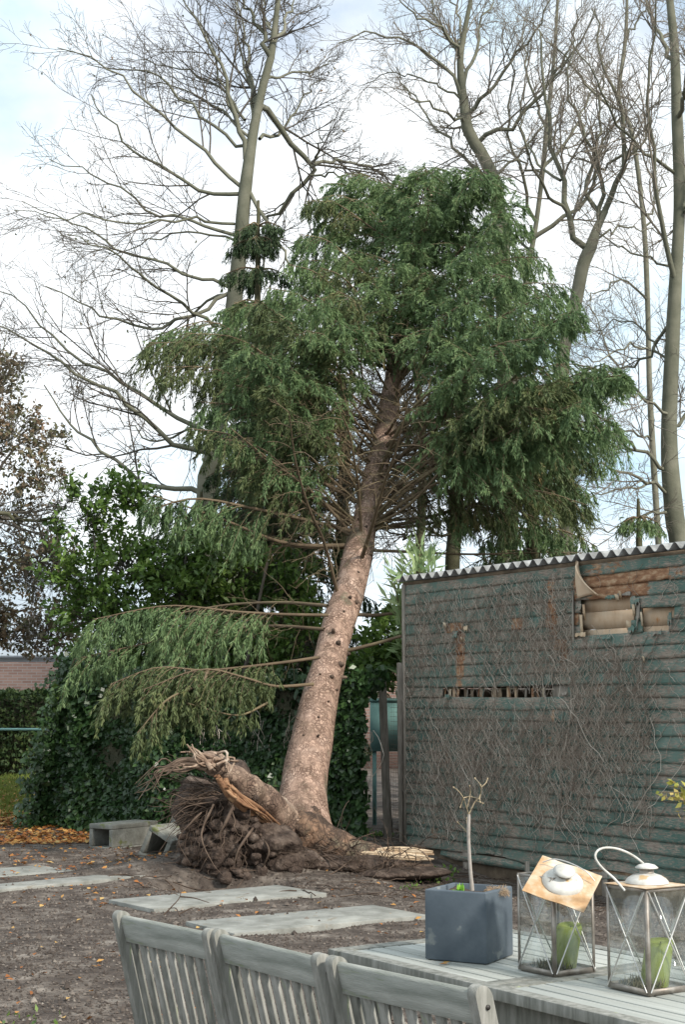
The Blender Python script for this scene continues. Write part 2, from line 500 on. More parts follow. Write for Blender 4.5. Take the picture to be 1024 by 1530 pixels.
def bark_mat(name, cols, crack, vs=26, stretch=(1.2, 1.2, .75)):
    m = mat(name, cols, 3.2, .9, 0, attr=0, stretch=stretch, spots=(2.6, .60, (.17, .145, .10)))
    t = m.node_tree
    nd, ln = t.nodes.new, t.links.new
    b = t.nodes['Principled BSDF']
    src = b.inputs['Base Color'].links[0].from_socket
    mpn = [x for x in t.nodes if x.type == 'MAPPING'][0]
    nz = nd('ShaderNodeTexNoise'); nz.inputs['Scale'].default_value = 9; nz.inputs['Detail'].default_value = 4
    ln(mpn.outputs[0], nz.inputs[0])
    wv = nd('ShaderNodeMix'); wv.data_type = 'RGBA'; wv.blend_type = 'LINEAR_LIGHT'; wv.inputs[0].default_value = .08
    ln(mpn.outputs[0], wv.inputs[6]); ln(nz.outputs[1], wv.inputs[7])
    vo = nd('ShaderNodeTexVoronoi'); vo.feature = 'DISTANCE_TO_EDGE'; vo.inputs['Scale'].default_value = vs
    ln(wv.outputs[2], vo.inputs[0])
    vc = nd('ShaderNodeTexVoronoi'); vc.inputs['Scale'].default_value = vs
    ln(wv.outputs[2], vc.inputs[0])
    r1 = nd('ShaderNodeMapRange'); r1.inputs[1].default_value = .0; r1.inputs[2].default_value = .16
    ln(vo.outputs[0], r1.inputs[0])
    n2 = nd('ShaderNodeTexNoise'); n2.inputs['Scale'].default_value = 7; n2.inputs['Detail'].default_value = 8
    ln(mpn.outputs[0], n2.inputs[0])
    r2 = nd('ShaderNodeMapRange'); r2.inputs[1].default_value = .38; r2.inputs[2].default_value = .62
    ln(n2.outputs[0], r2.inputs[0])
    mxx = nd('ShaderNodeMath'); mxx.operation = 'MAXIMUM'
    ln(r1.outputs[0], mxx.inputs[0]); 
    sc_ = nd('ShaderNodeMath'); sc_.operation = 'MULTIPLY'; sc_.inputs[1].default_value = .75
    ln(r2.outputs[0], sc_.inputs[0]); ln(sc_.outputs[0], mxx.inputs[1])
    hs = nd('ShaderNodeHueSaturation')
    vr = nd('ShaderNodeMapRange'); vr.inputs[3].default_value = .72; vr.inputs[4].default_value = 1.22
    sp = nd('ShaderNodeSeparateColor'); ln(vc.outputs['Color'], sp.inputs[0]); ln(sp.outputs[0], vr.inputs[0]); ln(vr.outputs[0], hs.inputs['Value']); ln(src, hs.inputs['Color'])
    mm = nd('ShaderNodeMix'); mm.data_type = 'RGBA'; mm.inputs[6].default_value = (*crack, 1)
    ln(mxx.outputs[0], mm.inputs[0]); ln(hs.outputs[0], mm.inputs[7])
    ln(mm.outputs[2], b.inputs['Base Color'])
    bp = nd('ShaderNodeBump'); bp.inputs['Strength'].default_value = .8; bp.inputs['Distance'].default_value = .012
    ln(mxx.outputs[0], bp.inputs['Height']); ln(bp.outputs[0], b.inputs['Normal'])
    return m
M['bark'] = bark_mat('spruce_bark', [(0, (.13, .10, .07)), (.25, (.26, .18, .132)), (.55, (.385, .262, .198)), (1, (.50, .37, .295))], (.15, .09, .065), 26, (1.1, 1.1, .8))
M['collar'] = bark_mat('root_collar_bark', [(0, (.04, .028, .02)), (.45, (.115, .078, .056)), (.75, (.25, .155, .10)), (1, (.33, .235, .17))], (.05, .035, .028), 17, (1, 1, 1))

M['rootbark'] = bark_mat('broken_root_surface', [(0, (.10, .065, .048)), (.4, (.20, .135, .10)), (.7, (.34, .25, .185)), (1, (.50, .42, .34))], (.07, .045, .035), 22, (1, 1, 1))

def glass_mat(name='lantern_glass', tint=(.985, .995, .99), a=.80):
    m = bpy.data.materials.new(name)
    m.use_nodes = True
    t = m.node_tree
    t.nodes.clear()
    o = t.nodes.new('ShaderNodeOutputMaterial')
    tr = t.nodes.new('ShaderNodeBsdfTransparent')
    tr.inputs[0].default_value = (*tint, 1)
    gl = t.nodes.new('ShaderNodeBsdfGlossy')
    gl.inputs['Roughness'].default_value = .03
    df = t.nodes.new('ShaderNodeBsdfDiffuse')
    df.inputs[0].default_value = (.55, .6, .58, 1)
    fr = t.nodes.new('ShaderNodeLayerWeight')
    fr.inputs[0].default_value = .12
    m1 = t.nodes.new('ShaderNodeMixShader')
    m2 = t.nodes.new('ShaderNodeMixShader')
    co = t.nodes.new('ShaderNodeTexCoord')
    nz = t.nodes.new('ShaderNodeTexNoise')
    nz.inputs['Scale'].default_value = 25
    nz.inputs['Detail'].default_value = 6
    mr = t.nodes.new('ShaderNodeMapRange')
    mr.inputs[1].default_value = .3
    mr.inputs[2].default_value = .8
    mr.inputs[3].default_value = .0
    mr.inputs[4].default_value = .07
    t.links.new(co.outputs['Object'], nz.inputs[0])
    t.links.new(nz.outputs[0], mr.inputs[0])
    t.links.new(mr.outputs[0], m1.inputs[0])
    t.links.new(tr.outputs[0], m1.inputs[1])
    t.links.new(df.outputs[0], m1.inputs[2])
    m2.inputs[0].default_value = .085
    t.links.new(m1.outputs[0], m2.inputs[1])
    t.links.new(gl.outputs[0], m2.inputs[2])
    t.links.new(m2.outputs[0], o.inputs[0])
    return m
M['glass'] = glass_mat()

def shed_mat():
    """painted boards: teal-green paint worn to grey wood, rotten orange where attribute v is high"""
    m = bpy.data.materials.new('worn_green_boards')
    m.use_nodes = True
    t = m.node_tree
    nd, ln = t.nodes.new, t.links.new
    b = t.nodes['Principled BSDF']
    b.inputs['Roughness'].default_value = .85
    b.inputs['Specular IOR Level'].default_value = .2
    co = nd('ShaderNodeTexCoord')
    def noise(scale, stretch, det=8):
        mp = nd('ShaderNodeMapping')
        mp.inputs['Scale'].default_value = stretch
        n = nd('ShaderNodeTexNoise')
        n.inputs['Scale'].default_value = scale
        n.inputs['Detail'].default_value = det
        n.inputs['Roughness'].default_value = .65
        ln(co.outputs['Object'], mp.inputs[0])
        ln(mp.outputs[0], n.inputs[0])
        return n.outputs[0]
    def ramp(f, cs):
        r = nd('ShaderNodeValToRGB')
        e = r.color_ramp.elements
        while len(e) < len(cs): e.new(.5)
        for q, c in zip(e, cs):
            q.position = c[0]
            q.color = (*c[1], 1)
        ln(f, r.inputs[0])
        return r.outputs[0]
    def mix(f, a, c):
        x = nd('ShaderNodeMix')
        x.data_type = 'RGBA'
        ln(f, x.inputs[0])
        ln(a, x.inputs[6])
        ln(c, x.inputs[7])
        return x.outputs[2]
    paint = ramp(noise(1.3, (1, 1, 1)), [(.3, (.070, .128, .106)), (.5, (.110, .178, .148)), (.7, (.175, .24, .205))])
    grey = ramp(noise(14, (1, 1, 6)), [(.25, (.14, .115, .092)), (.5, (.29, .24, .195)), (.75, (.46, .40, .33))])
    wm = nd('ShaderNodeMath')
    wm.operation = 'ADD'
    n1 = noise(3.0, (1, 1, 2.5), 10)
    n2 = noise(22, (1, 1, 5), 6)
    ln(n1, wm.inputs[0])
    ln(n2, wm.inputs[1])
    wr = nd('ShaderNodeMapRange')
    wr.inputs[1].default_value = .93
    wr.inputs[2].default_value = 1.10
    ln(wm.outputs[0], wr.inputs[0])
    base = mix(wr.outputs[0], paint, grey)
    rot = ramp(noise(9, (1, 1, 3)), [(.3, (.15, .075, .045)), (.5, (.33, .18, .10)), (.7, (.55, .40, .26))])
    at = nd('ShaderNodeAttribute')
    at.attribute_name = 'v'
    ad = nd('ShaderNodeMath')
    ad.operation = 'ADD'
    ln(at.outputs['Fac'], ad.inputs[0])
    ln(noise(12, (1, 1, 3), 6), ad.inputs[1])
    rr = nd('ShaderNodeMapRange')
    rr.inputs[1].default_value = 1.02
    rr.inputs[2].default_value = 1.12
    ln(ad.outputs[0], rr.inputs[0])
    c = mix(rr.outputs[0], base, rot)
    ln(c, b.inputs['Base Color'])
    bp = nd('ShaderNodeBump')
    bp.inputs['Strength'].default_value = .7
    bp.inputs['Distance'].default_value = .008
    ln(noise(18, (1, 1, 8), 6), bp.inputs['Height'])
    ln(bp.outputs[0], b.inputs['Normal'])
    return m
M['shed'] = shed_mat()
# ------------------------------------------------------------------ ground
SO = np.array([.68, 16.55, 0.])            # shed corner, wall direction, outward normal
SE = np.array([math.cos(R_(-58)), math.sin(R_(-58)), 0])
SN = np.array([SE[1], -SE[0], 0])
HOLE = G(322, 1322)[:2] + np.array([.05, .25])
def ground_h(x, y):
    p = np.stack([x, y, np.zeros_like(x)], -1)
    h = .030 * fbm(p, 1.3, 3, 3) + .012 * fbm(p, 6, 5, 3)
    h = h * np.clip((y - 3) / 4, .3, 1)
    d = np.hypot(x + .95, y - 14.1)
    h += .20 * np.exp(-(d / .85) ** 2) * (1 + .4 * fbm(p, 5, 9, 2))
    d2 = np.hypot((x - HOLE[0]) / 1.3, y - HOLE[1])
    h -= .50 * np.exp(-(d2 / .30) ** 2)
    s = (x - SO[0]) * SE[0] + (y - SO[1]) * SE[1]
    dn = (x - SO[0]) * SN[0] + (y - SO[1]) * SN[1]
    dip = np.clip(s / 1.6, 0, 1) * np.exp(-((np.maximum(dn, 0)) / 1.8) ** 2) * (dn > -1.5)
    h -= .20 * dip
    # ridge of thrown-up soil by the right-hand root
    d3 = np.hypot((x - .45) / 1.2, (y - 14.6) / .5)
    h += .10 * np.exp(-d3 ** 2)
    return h

def gridco(a, b, fine, coarse_lo, coarse_hi, n=26):
    mid = np.arange(a, b, fine)
    lo = a - np.geomspace(fine, a - coarse_lo, n)[::-1]
    hi = b + np.geomspace(fine, coarse_hi - b, n)
    return np.concatenate([lo, mid, hi])
gx = gridco(-6, 4.2, .045, -300, 300)
gy = gridco(5, 19, .05, -60, 700)
GX, GY = np.meshgrid(gx, gy, indexing='ij')
hz = ground_h(GX, GY)
flat = (np.abs(GX) > 15) | (GY > 40)
hz = np.where(flat, hz * .3, hz)
mb = MB()
mb.add(np.stack([GX, GY, hz], -1).reshape(-1, 3), grid_quads(len(gx), len(gy)), .5)
g = mb.build('ground', M['soil'], smooth=True)
tag(g, kind='structure', label='dark bare soil of the dug-up garden yard')

# lawn at the far left
lx = np.linspace(-14, -3.3, 90)
ly = np.linspace(19.2, 31.5, 100)
LX, LY = np.meshgrid(lx, ly, indexing='ij')
LXe = LX + .15 * np.sin(LY * 2.1)
lz = ground_h(LXe, LY) + .012 + .015 * np.sin(LY * 1.7)
edge = np.clip((LY - 19.6 - .5 * np.sin(LX * 1.6)) / .5, -1, 1)
lz += np.where(edge < 0, edge * .08, 0)
mb = MB()
mb.add(np.stack([LXe, LY, lz], -1).reshape(-1, 3), grid_quads(90, 100))
tag(mb.build('lawn', M['lawn'], smooth=True), kind='structure', label='strip of grass lawn behind the soil at the far left')
n = 30000
x = rng.uniform(-8.5, -3.4, n)
y = rng.uniform(20, 31, n)
c = np.stack([x, y, ground_h(x, y)], -1)
d = rng.normal(size=(n, 3)) * .5 + [0, 0, 1]
mb = MB()
mb.add(*leaves(c, d, rng.uniform(.05, .13, n), .016))
tag(mb.build('grass', M['grass']), kind='stuff', label='short green grass of the lawn under fallen leaves', cat='grass')

# clods and gravel on the soil
n = 75000
yy = 5.2 + (rng.random(n) ** 1.3) * 14
xx = (rng.random(n) - .5) * .5 * yy * 1.0
oc = np.array([[1, 0, 0], [-1, 0, 0], [0, 1, 0], [0, -1, 0], [0, 0, 1], [0, 0, -1]], float)
of = np.array([[0, 2, 4, 0], [2, 1, 4, 2], [1, 3, 4, 1], [3, 0, 4, 3]])
patch = fbm(np.stack([xx, yy, 0 * xx], -1), 1.7, 21, 3)
s = (.003 + .009 * rng.random(n) ** 2) * (1 + 1.6 * (rng.random(n) > .985)) * (1 + .35 * patch)
V = oc[None] * rng.uniform(.6, 1.4, (n, 6, 3)) * s[:, None, None]
ang = rng.uniform(0, 6.28, n)
ca, sa = np.cos(ang)[:, None], np.sin(ang)[:, None]
Vx = V[..., 0] * ca - V[..., 1] * sa
Vy = V[..., 0] * sa + V[..., 1] * ca
V = np.stack([Vx + xx[:, None], Vy + yy[:, None], V[..., 2] + (ground_h(xx, yy) + s * .3)[:, None]], -1)
Q = (of[None] + 6 * np.arange(n)[:, None, None]).reshape(-1, 4)
mb = MB()
mb.add(V.reshape(-1, 3), Q, np.repeat(np.clip(rng.random(n) ** 1.5, 0, 1), 6))
def build_tris(mb, name, m): 
    V = np.concatenate(mb.V); Q = np.concatenate(mb.Q)[:, :3]; A = np.concatenate(mb.A)
    me = bpy.data.meshes.new(name)
    me.vertices.add(len(V)); me.vertices.foreach_set('co', V.astype(np.float32).ravel())
    me.loops.add(len(Q) * 3); me.loops.foreach_set('vertex_index', Q.astype(np.int32).ravel())
    me.polygons.add(len(Q))
    me.polygons.foreach_set('loop_start', np.arange(0, len(Q) * 3, 3, dtype=np.int32))
    me.polygons.foreach_set('loop_total', np.full(len(Q), 3, np.int32))
    at = me.attributes.new('v', 'FLOAT', 'POINT'); at.data.foreach_set('value', A.astype(np.float32))
    me.update(calc_edges=True); me.materials.append(m)
    o = bpy.data.objects.new(name, me); col.objects.link(o)
    return o
tag(build_tris(mb, 'gravel', M['clod']), kind='stuff', label='small clods and gravel scattered over the bare soil', cat='gravel')

# fallen leaves
def leaf_scatter(n, px0, px1, py0, py1, size, pw=1., off=.012):
    px = rng.uniform(px0, px1, n)
    py = py0 + (py1 - py0) * rng.random(n) ** pw
    c = np.array([G(a, b) for a, b in zip(px, py)])
    c[:, 2] = ground_h(c[:, 0], c[:, 1]) + off
    a = rng.uniform(0, 6.28, n)
    d = np.stack([np.cos(a), np.sin(a), rng.normal(size=n) * .2], -1)
    fl = np.stack([rng.normal(size=n) * .3, rng.normal(size=n) * .3, np.ones(n)], -1)
    return leaves(c, d, rng.uniform(.6, 1.3, n) * size, rng.uniform(.6, 1.1, n) * size * .7, .2, np.cross(d, np.cross(fl, d)) * 0 + fl)
mb = MB()
mb.add(*leaf_scatter(2500, -60, 100, 1166, 1235, .085, .8, .03))
mb.add(*leaf_scatter(1700, -40, 150, 1225, 1262, .075, 1.2))
mb.add(*leaf_scatter(420, 60, 300, 1225, 1262, .07))
mb.add(*leaf_scatter(300, -20, 330, 1250, 1305, .06))
mb.add(*leaf_scatter(130, -20, 330, 1300, 1360, .05))
mb.add(*leaf_scatter(70, 330, 700, 1300, 1400, .045))
mb.add(*leaf_scatter(75, -20, 300, 1360, 1540, .04))
tag(mb.build('fallen_leaves', M['leaf_fallen']), kind='stuff', label='orange and yellow fallen leaves lying on the soil and lawn', cat='leaves')

# ------------------------------------------------------------------ paving slabs
def slab(corner, a, ln, wd, h, tilt, label):
    a = R_(a)
    e = np.array([math.cos(a), math.sin(a), tilt])
    f = np.array([-math.sin(a), math.cos(a), 0])
    c = np.asarray(corner) + e * ln / 2 + f * wd / 2 + np.array([0, 0, h - .045])
    mb = MB()
    m_ = np.stack([nrm(e), f, np.cross(nrm(e), f)], 1)
    mb.box(c, (ln, wd, .07), m_)
    o = mb.build('concrete_slab', M['concrete'], loc=c, bevel=.004)
    tag(o, label, 'slab', 'concrete slabs laid in the soil')
slab(G(230, 1363.5), 37.5, 1.56, .67, .038, 0, 'pale concrete slab nearest the uprooted trunk, with a dry twig on its near edge')
slab(G(350, 1400), 34, 1.56, .66, .036, 0, 'pale concrete slab half hidden behind the chair backs and grey planter')
slab(G(0, 1313) + np.array([-.95, -.85, 0]), 42, 2.03, .62, .030, 0, 'pale concrete slab furthest back at the left, below the hollow blocks')
slab(G(0, 1333) + np.array([-.9, -.85, 0]), 43.5, 2.9, .33, .036, 0, 'long narrow strip of concrete slab ending at the soil mound')

# ------------------------------------------------------------------ shed
def SP(s, z, o=0.):
    return SO + SE * s + SN * o + np.array([0, 0, z])
def SH(px, py):
    r = ray(px, py)
    t = np.dot(SO - C0, SN) / np.dot(r, SN)
    p = C0 + r * t
    return float(np.dot(p - SO, SE)), float(p[2])
SM = np.stack([SE, SN, [0, 0, 1]], 1)
shed = empty('shed', SO, 'green weathered plank shed with a broken hole and dead ivy on its wall', 'shed')
SL = 6.5
TOP = 2.76
NB = 25
bh = (TOP - 0.0) / NB
op = []
a0, a1 = SH(867, 890), SH(950, 952)
H1 = (a0[0], SH(948, 900)[0], SH(905, 952)[1], SH(905, 893)[1])
H2 = (SH(957, 920)[0], SH(1006, 920)[0], SH(980, 942)[1], SH(980, 908)[1])
S1 = SH(664, 1038); S2 = SH(851, 1038)
H3 = (S1[0], S2[0], SH(760, 1046)[1], SH(760, 1031)[1])
cols_rot = [(SH(x, y)[0], SH(x, y)[1], w_, h_, k_) for x, y, w_, h_, k_ in [
    (690, 960, .10, .34, .42), (676, 940, .14, .10, .5), (688, 1000, .07, .20, .35), (825, 905, .09, .30, .50), (835, 960, .10, .12, .4), (845, 980, .06, .25, .42), (828, 1065, .05, .14, .45), (822, 1105, .07, .06, .4),
    (775, 930, .10, .03, .45), (670, 1135, .08, .05, .3), (634, 1225, .06, .05, .45), (650, 1245, .10, .10, .4), (660, 1190, .05, .15, .25), (670, 860, .12, .06, .25), (895, 1030, .04, .08, .4), (893, 1125, .05, .04, .4),
    (915, 862, .52, .06, .8), (905, 842, .42, .05, .7), (920, 880, .45, .05, .7), (1000, 850, .30, .06, .45), (940, 975, .07, .03, .3), (862, 905, .05, .3, .4), (940, 900, .35, .20, .25), (700, 1270, .3, .05, .2), (735, 1095, .06, .3, .12)]]
mb = MB()
ds = .045
for k in range(-1, NB):
    z0, z1 = k * bh + .002, (k + 1) * bh + .012
    if k == -1: z0 = -.055
    spans = []
    if k == -1:
        spans = [(.62, SL)]
    else:
        cuts = [0, SL]
        b = 0
        for (sa_, sb_, za, zb) in (H1, H2, H3):
            zm = (z0 + z1) / 2
            if za - .02 < zm < zb + .02: cuts += [sa_ + rng.uniform(-.03, .04), sb_ + rng.uniform(-.05, .04)]
        cuts = sorted(cuts)
        spans = [(cuts[i], cuts[i + 1]) for i in range(0, len(cuts), 2)]
    # break long spans at butt joints
    out_ = []
    for (a, b) in spans:
        x = a
        while b - x > 2.9:
            j = x + rng.uniform(1.5, 2.5)
            out_.append((x, j)); x = j + .003
        out_.append((x, b))
    tilt0 = rng.normal() * .002
    for (a, b) in out_:
        n_ = max(2, int((b - a) / ds))
        s_ = np.linspace(a, b, n_)
        wob = .006 * np.sin(s_ * 2.1 + k) + .004 * rng.normal(size=n_).cumsum() / math.sqrt(n_) + tilt0
        lowj = np.abs(rng.normal(size=n_)) * .003
        if k in (-1, 0): 
            lowj = np.clip(fbm(np.stack([s_ * 1.0, 0 * s_, 0 * s_ + k], -1), 5, 33, 4), -.3, 1) * .06 + (0.03 if k == 0 and a < .2 else 0)
        o1 = .013 + .003 * np.sin(s_ * 3 + k * 2) + abs(rng.normal()) * .002
        vs, att = [], []
        zmid = (z0 + z1) / 2
        pe = np.zeros(n_)
        for (cs, cz, w_, h_, kk) in cols_rot:
            pe += kk * np.exp(-((s_ - cs) / w_) ** 4) * math.exp(-((zmid - cz) / h_) ** 4) * 1.25 * (.75 + .5 * rng.random())
        pe += .10 * (rng.random() > .8) + np.clip(fbm(np.stack([s_, 0 * s_ + zmid, 0 * s_], -1), 2.2, 77, 2), 0, 1) * .18
        pe = np.clip(pe, 0, .75)
        for (zz, oo) in ((z0 + lowj + wob, o1), (z0 + lowj + wob, o1 * 0 + .0), ):
            pass
        prof = [(z0 + lowj + wob, 0 * o1), (z0 + lowj + wob, o1), (z0 + .25 * bh + wob, o1 * .9), (z1 - .3 * bh + wob, o1 * .45), (z1 + wob * .5, o1 * .15), (z1 + wob * .5, 0 * o1)]
        for (zz, oo) in prof:
            vs.append(SO + SE * s_[:, None] + SN * oo[:, None] + np.array([0, 0, 1]) * zz[:, None])
            att.append(pe)
        V = np.stack(vs, 0)
        np_ = len(prof)
        mb.add(V.reshape(-1, 3), grid_quads(np_, n_)[:, ::-1], np.stack(att).reshape(-1))
        for e in (0, n_ - 1):
            ii = [q * n_ + e for q in range(np_)]
            vv = V.reshape(-1, 3)[ii]
            mb.add(vv, [[0, 1, 2, 5], [2, 3, 4, 5]], .3)
tag(mb.build('plank_wall', M['shed'], shed), 'lapped green boards with peeling paint and rotten patches')
# lining behind the openings
mb = MB()
def srect(mb, s0, s1, z0, z1, o, th=.01, a=None):
    mb.box(SP((s0 + s1) / 2, (z0 + z1) / 2, o), (s1 - s0, th, z1 - z0), SM, a)
zz = H1[2] - .08
hgt = .16
k = 0
while zz < H1[3] + .06:
    srect(mb, H1[0] - .3, H2[1] + .3, zz, zz + hgt - .003, -.055 + .002 * (k % 2), .014)
    zz += hgt; k += 1
mb.build('inner_lining', M['plywood'], shed)
mb = MB()
for s_ in (H1[1] + .03, H2[0] - .06):
    mb = MB(); srect(mb, s_ - .03, s_ + .035, H1[2] - .1, H1[3] + .1, -.025, .035); mb.build('stud', M['beamwood'], shed)
for s_ in np.linspace(H3[0] + .05, H3[1] - .1, 9):
    s_ += rng.uniform(-.07, .07)
    mb = MB(); srect(mb, s_, s_ + rng.uniform(.02, .08), H3[2] - .05, H3[3] + .05, -.03 - .02 * rng.random(), .014); mb.build('stud', M[['beamwood', 'plywood', 'splinter'][rng.integers(0, 3)]], shed)
mb = MB(); srect(mb, H3[1] - .24, H3[1] + .05, H3[2] - .03, H3[3] + .04, -.012, .01); mb.build('patch_board', M['woodpost'], shed)
mb = MB()
for s_ in np.linspace(H3[0] + .03, H3[1] - .25, 17) + rng.normal(size=17) * .03:
    z_ = rng.uniform(H3[2], H3[3])
    a = SP(s_, H3[2] - .01, -.012); b = SP(s_ + rng.uniform(-.02, .03), H3[3] + .02, -.010)
    mb = MB(); mb.beam(a, b, rng.uniform(.012, .05), .004, SN); mb.build('torn_lining', M[['woodpost', 'beamwood', 'heart', 'splinter', 'beamwood', 'shed'][rng.integers(0, 6)]], shed)
# curled torn sheet over the hole
q0 = SH(866, 838)
mb = MB()
U, W = np.meshgrid(np.linspace(0, 1, 14), np.linspace(0, 1, 10), indexing='ij')   # U down, W across
sA = q0[0] - .01
zt, zb_ = SH(866, 838)[1], SH(885, 893)[1]
wdt = .07 + .26 * U ** 1.6
s_ = sA + wdt * W + .02 * U
z_ = zt + (zb_ - zt) * U + .06 * W * (1 - U) * -1 + .02 * np.sin(W * 3)
o_ = .035 + .07 * (W ** 3) * (1 - .4 * U) + .02 * np.sin(U * 3.1)
Vv = SO + SE * s_[..., None] + SN * o_[..., None] + np.array([0, 0, 1]) * z_[..., None]
mb.add(Vv.reshape(-1, 3), grid_quads(14, 10), .4)
o = mb.build('torn_sheet', M['plywood'], shed, smooth=True)
sm = o.modifiers.new('thick', 'SOLIDIFY'); sm.thickness = .012
# small torn flakes round the hole
mb = MB()
for (px, py, ln_, w_) in [(872, 935, .20, .035), (876, 915, .14, .03), (943, 935, .08, .06), (925, 893, .05, .05), (930, 889, .06, .03), (962, 925, .12, .02), (693, 955, .04, .03), (965, 985, .05, .02), (668, 935, .06, .05), (950, 912, .10, .03)]:
    s0, z0 = SH(px, py)
    mb = MB(); mb.beam(SP(s0, z0 - ln_ / 2, .015), SP(s0 + .02, z0 + ln_ / 2, .045), w_, .006, SN); mb.build('torn_flake', M['splinter'], shed)
# ragged board ends and strips round the hole
for (px, py, dl, dz, m_) in [(868, 905, .10, .05, 'shed'), (871, 948, .16, .03, 'splinter'), (952, 898, .13, .07, 'shed'), (948, 940, .10, .05, 'shed'), (915, 892, .14, .03, 'shed'), (935, 888, .18, .025, 'woodpost'), (985, 946, .14, .03, 'shed'), (905, 953, .20, .02, 'shed'), (957, 915, .05, .14, 'woodpost'), (1004, 925, .06, .08, 'shed'), (860, 920, .035, .30, 'woodpost'), (683, 948, .12, .05, 'shed'), (700, 938, .09, .04, 'splinter'), (846, 1036, .10, .03, 'woodpost'), (672, 1040, .10, .04, 'shed')]:
    s0, z0 = SH(px, py)
    n_ = 7
    xx_ = np.linspace(-dl / 2, dl / 2, n_)
    tp2 = dz / 2 * (1 + rng.normal(size=n_) * .35); bt2 = -dz / 2 * (1 + rng.normal(size=n_) * .5)
    ex = .022 + .02 * rng.random() + .01 * np.sin(xx_ * 30)
    rows = []
    for zz_, oo_ in ((bt2, ex), (tp2, ex * .8), (tp2, ex * .8 - .006), (bt2, ex - .006), (bt2, ex)):
        rows.append(SO + SE * (s0 + xx_)[:, None] + SN * oo_[:, None] + np.array([0, 0, 1]) * (z0 + zz_)[:, None])
    mb = MB(); mb.add(np.concatenate(rows), grid_quads(5, n_), .35); mb.build('torn_strip', M[m_], shed)
# base beam and stub posts
mb = MB()
mb.box(SP(SL / 2, -.16, -.07), (SL, .10, .40), SM)
mb.build('base_beam', M['beamwood'], shed)
mb = MB()
for s_ in (SH(697, 1290)[0], SH(790, 1300)[0], SH(905, 1300)[0]):
    mb.box(SP(s_, -.15, .0), (.07, .03, .34), SM)
    mb.build('base_post', M['woodpost'], shed)
    mb = MB()
# corner board, fascia, side walls, roof
mb = MB()
mb.box(SP(-.012, TOP / 2, .012), (.05, .03, TOP), SM)
mb.build('corner_board', M['woodpost'], shed)
mb = MB()
for k in range(20):
    mb.box(SP(-.01, (k + .5) * TOP / 20, -1.6), (.02, 3.1, TOP / 20 - .006), SM)
    mb.box(SP(SL + .01, (k + .5) * TOP / 20, -1.6), (.02, 3.1, TOP / 20 - .006), SM)
    mb.box(SP(SL / 2, (k + .5) * TOP / 20, -3.2), (SL, .02, TOP / 20 - .006), SM)
mb.build('side_wall', M['beamwood'], shed)
mb = MB()
mb.box(SP(SL / 2, TOP + .012, -.03), (SL + .1, .07, .035), SM)
mb.build('fascia', M['beamwood'], shed)
mb = MB()
ns = 700
s_ = np.linspace(-.08, SL + .1, ns)
per, am = .158, .030
wave = am * np.sin(s_ * 2 * np.pi / per)
sl = math.tan(R_(6.3))
rows = []
for (oo, dz) in ((.07, 0), (-3.3, sl * 3.37), (-3.3, sl * 3.37 - .008), (.07, -.008)):
    rows.append(SO + SE * s_[:, None] + SN * oo + np.array([0, 0, 1]) * (TOP + .065 + wave + dz)[:, None])
V = np.stack(rows + [rows[0]], 0).reshape(-1, 3)
mb.add(V, grid_quads(5, ns)[:, ::-1])
mb.build('roof', M['roof'], shed, smooth=False)

# dead ivy stems clinging to the wall
def stem_field(n, s0, s1, z0, z1, lmin, lmax, rr, vert=1.0):
    s_ = rng.uniform(s0, s1, n)
    z_ = rng.uniform(z0, z1, n)
    k = 11
    ln_ = rng.uniform(lmin, lmax, n) / (k - 1) * 1.25
    a = np.pi / 2 + rng.normal(size=n) * .30 / vert
    a = a + (rng.random(n) < .10) * rng.uniform(-1.4, 1.4, n)
    pts = []
    oo = rng.uniform(.018, .030, n)
    for q in range(k):
        pts.append(SO + SE * s_[:, None] + SN * oo[:, None] + np.array([0, 0, 1]) * z_[:, None])
        a = a + rng.normal(size=n) * .85
        a = np.where(a > 2.9, 2.3, np.where(a < .25, .85, a))
        s_ = s_ + np.cos(a) * ln_
        z_ = z_ + np.sin(a) * ln_
        oo = np.clip(oo + rng.normal(size=n) * .003, .017, .04)
    Pt = np.stack(pts, 1)
    zlast = Pt[:, :, 2].max(1)
    ok = (zlast < TOP - .03)
    mid = Pt.mean(1)
    sm_ = (mid - SO) @ SE
    zm_ = mid[:, 2]
    for (sa_, sb_, za, zb) in (H1, H2, H3):
        ok &= ~((sm_ > sa_ - .12) & (sm_ < sb_ + .06) & (zm_ > za - .10) & (zm_ < zb + .10))
    ok &= (Pt[:, :, 2].min(1) > .0) & ((Pt @ SE - SO @ SE).min(1) > -.05)
    Pt = Pt[ok]
    return Pt, (rng.uniform(.6, 1.3, len(Pt)) * rr)[:, None] * np.linspace(1, .7, k)[None]
mb = MB()
fields = [(700, 0, 3.3, 0, 2.7, .12, .35), ]
for (x0, x1, y0, y1, n_) in [(615, 665, 930, 1240, 330), (735, 850, 900, 1025, 460), (690, 800, 1040, 1200, 620), (640, 780, 870, 960, 230), (840, 960, 960, 1230, 520), (800, 870, 1060, 1240, 260), (660, 740, 1120, 1260, 260), (860, 960, 1020, 1160, 260), (620, 700, 880, 1000, 160), (760, 860, 850, 900, 150), (960, 1010, 880, 1100, 60)]:
    sA, zA = SH(x0, (y0 + y1) / 2)[0], SH((x0 + x1) / 2, y1)[1]
    sB, zB = SH(x1, (y0 + y1) / 2)[0], SH((x0 + x1) / 2, y0)[1]
    fields.append((int(n_ * .9), sA - .12, sB + .12, zA - .1, zB + .1, .12, .42))
for f_ in fields:
    Pt, Rt = stem_field(*f_, .0025)
    mb.tubes(Pt, Rt, 3)
Pt, Rt = stem_field(60, 0, 3.6, .1, 1.6, .5, 1.2, .0034)
mb.tubes(Pt, Rt, 4)
tag(mb.build('dead_ivy_stems', M['deadivy']), 'dry brown ivy stems clinging all over the shed wall', 'dead ivy', kind='stuff')

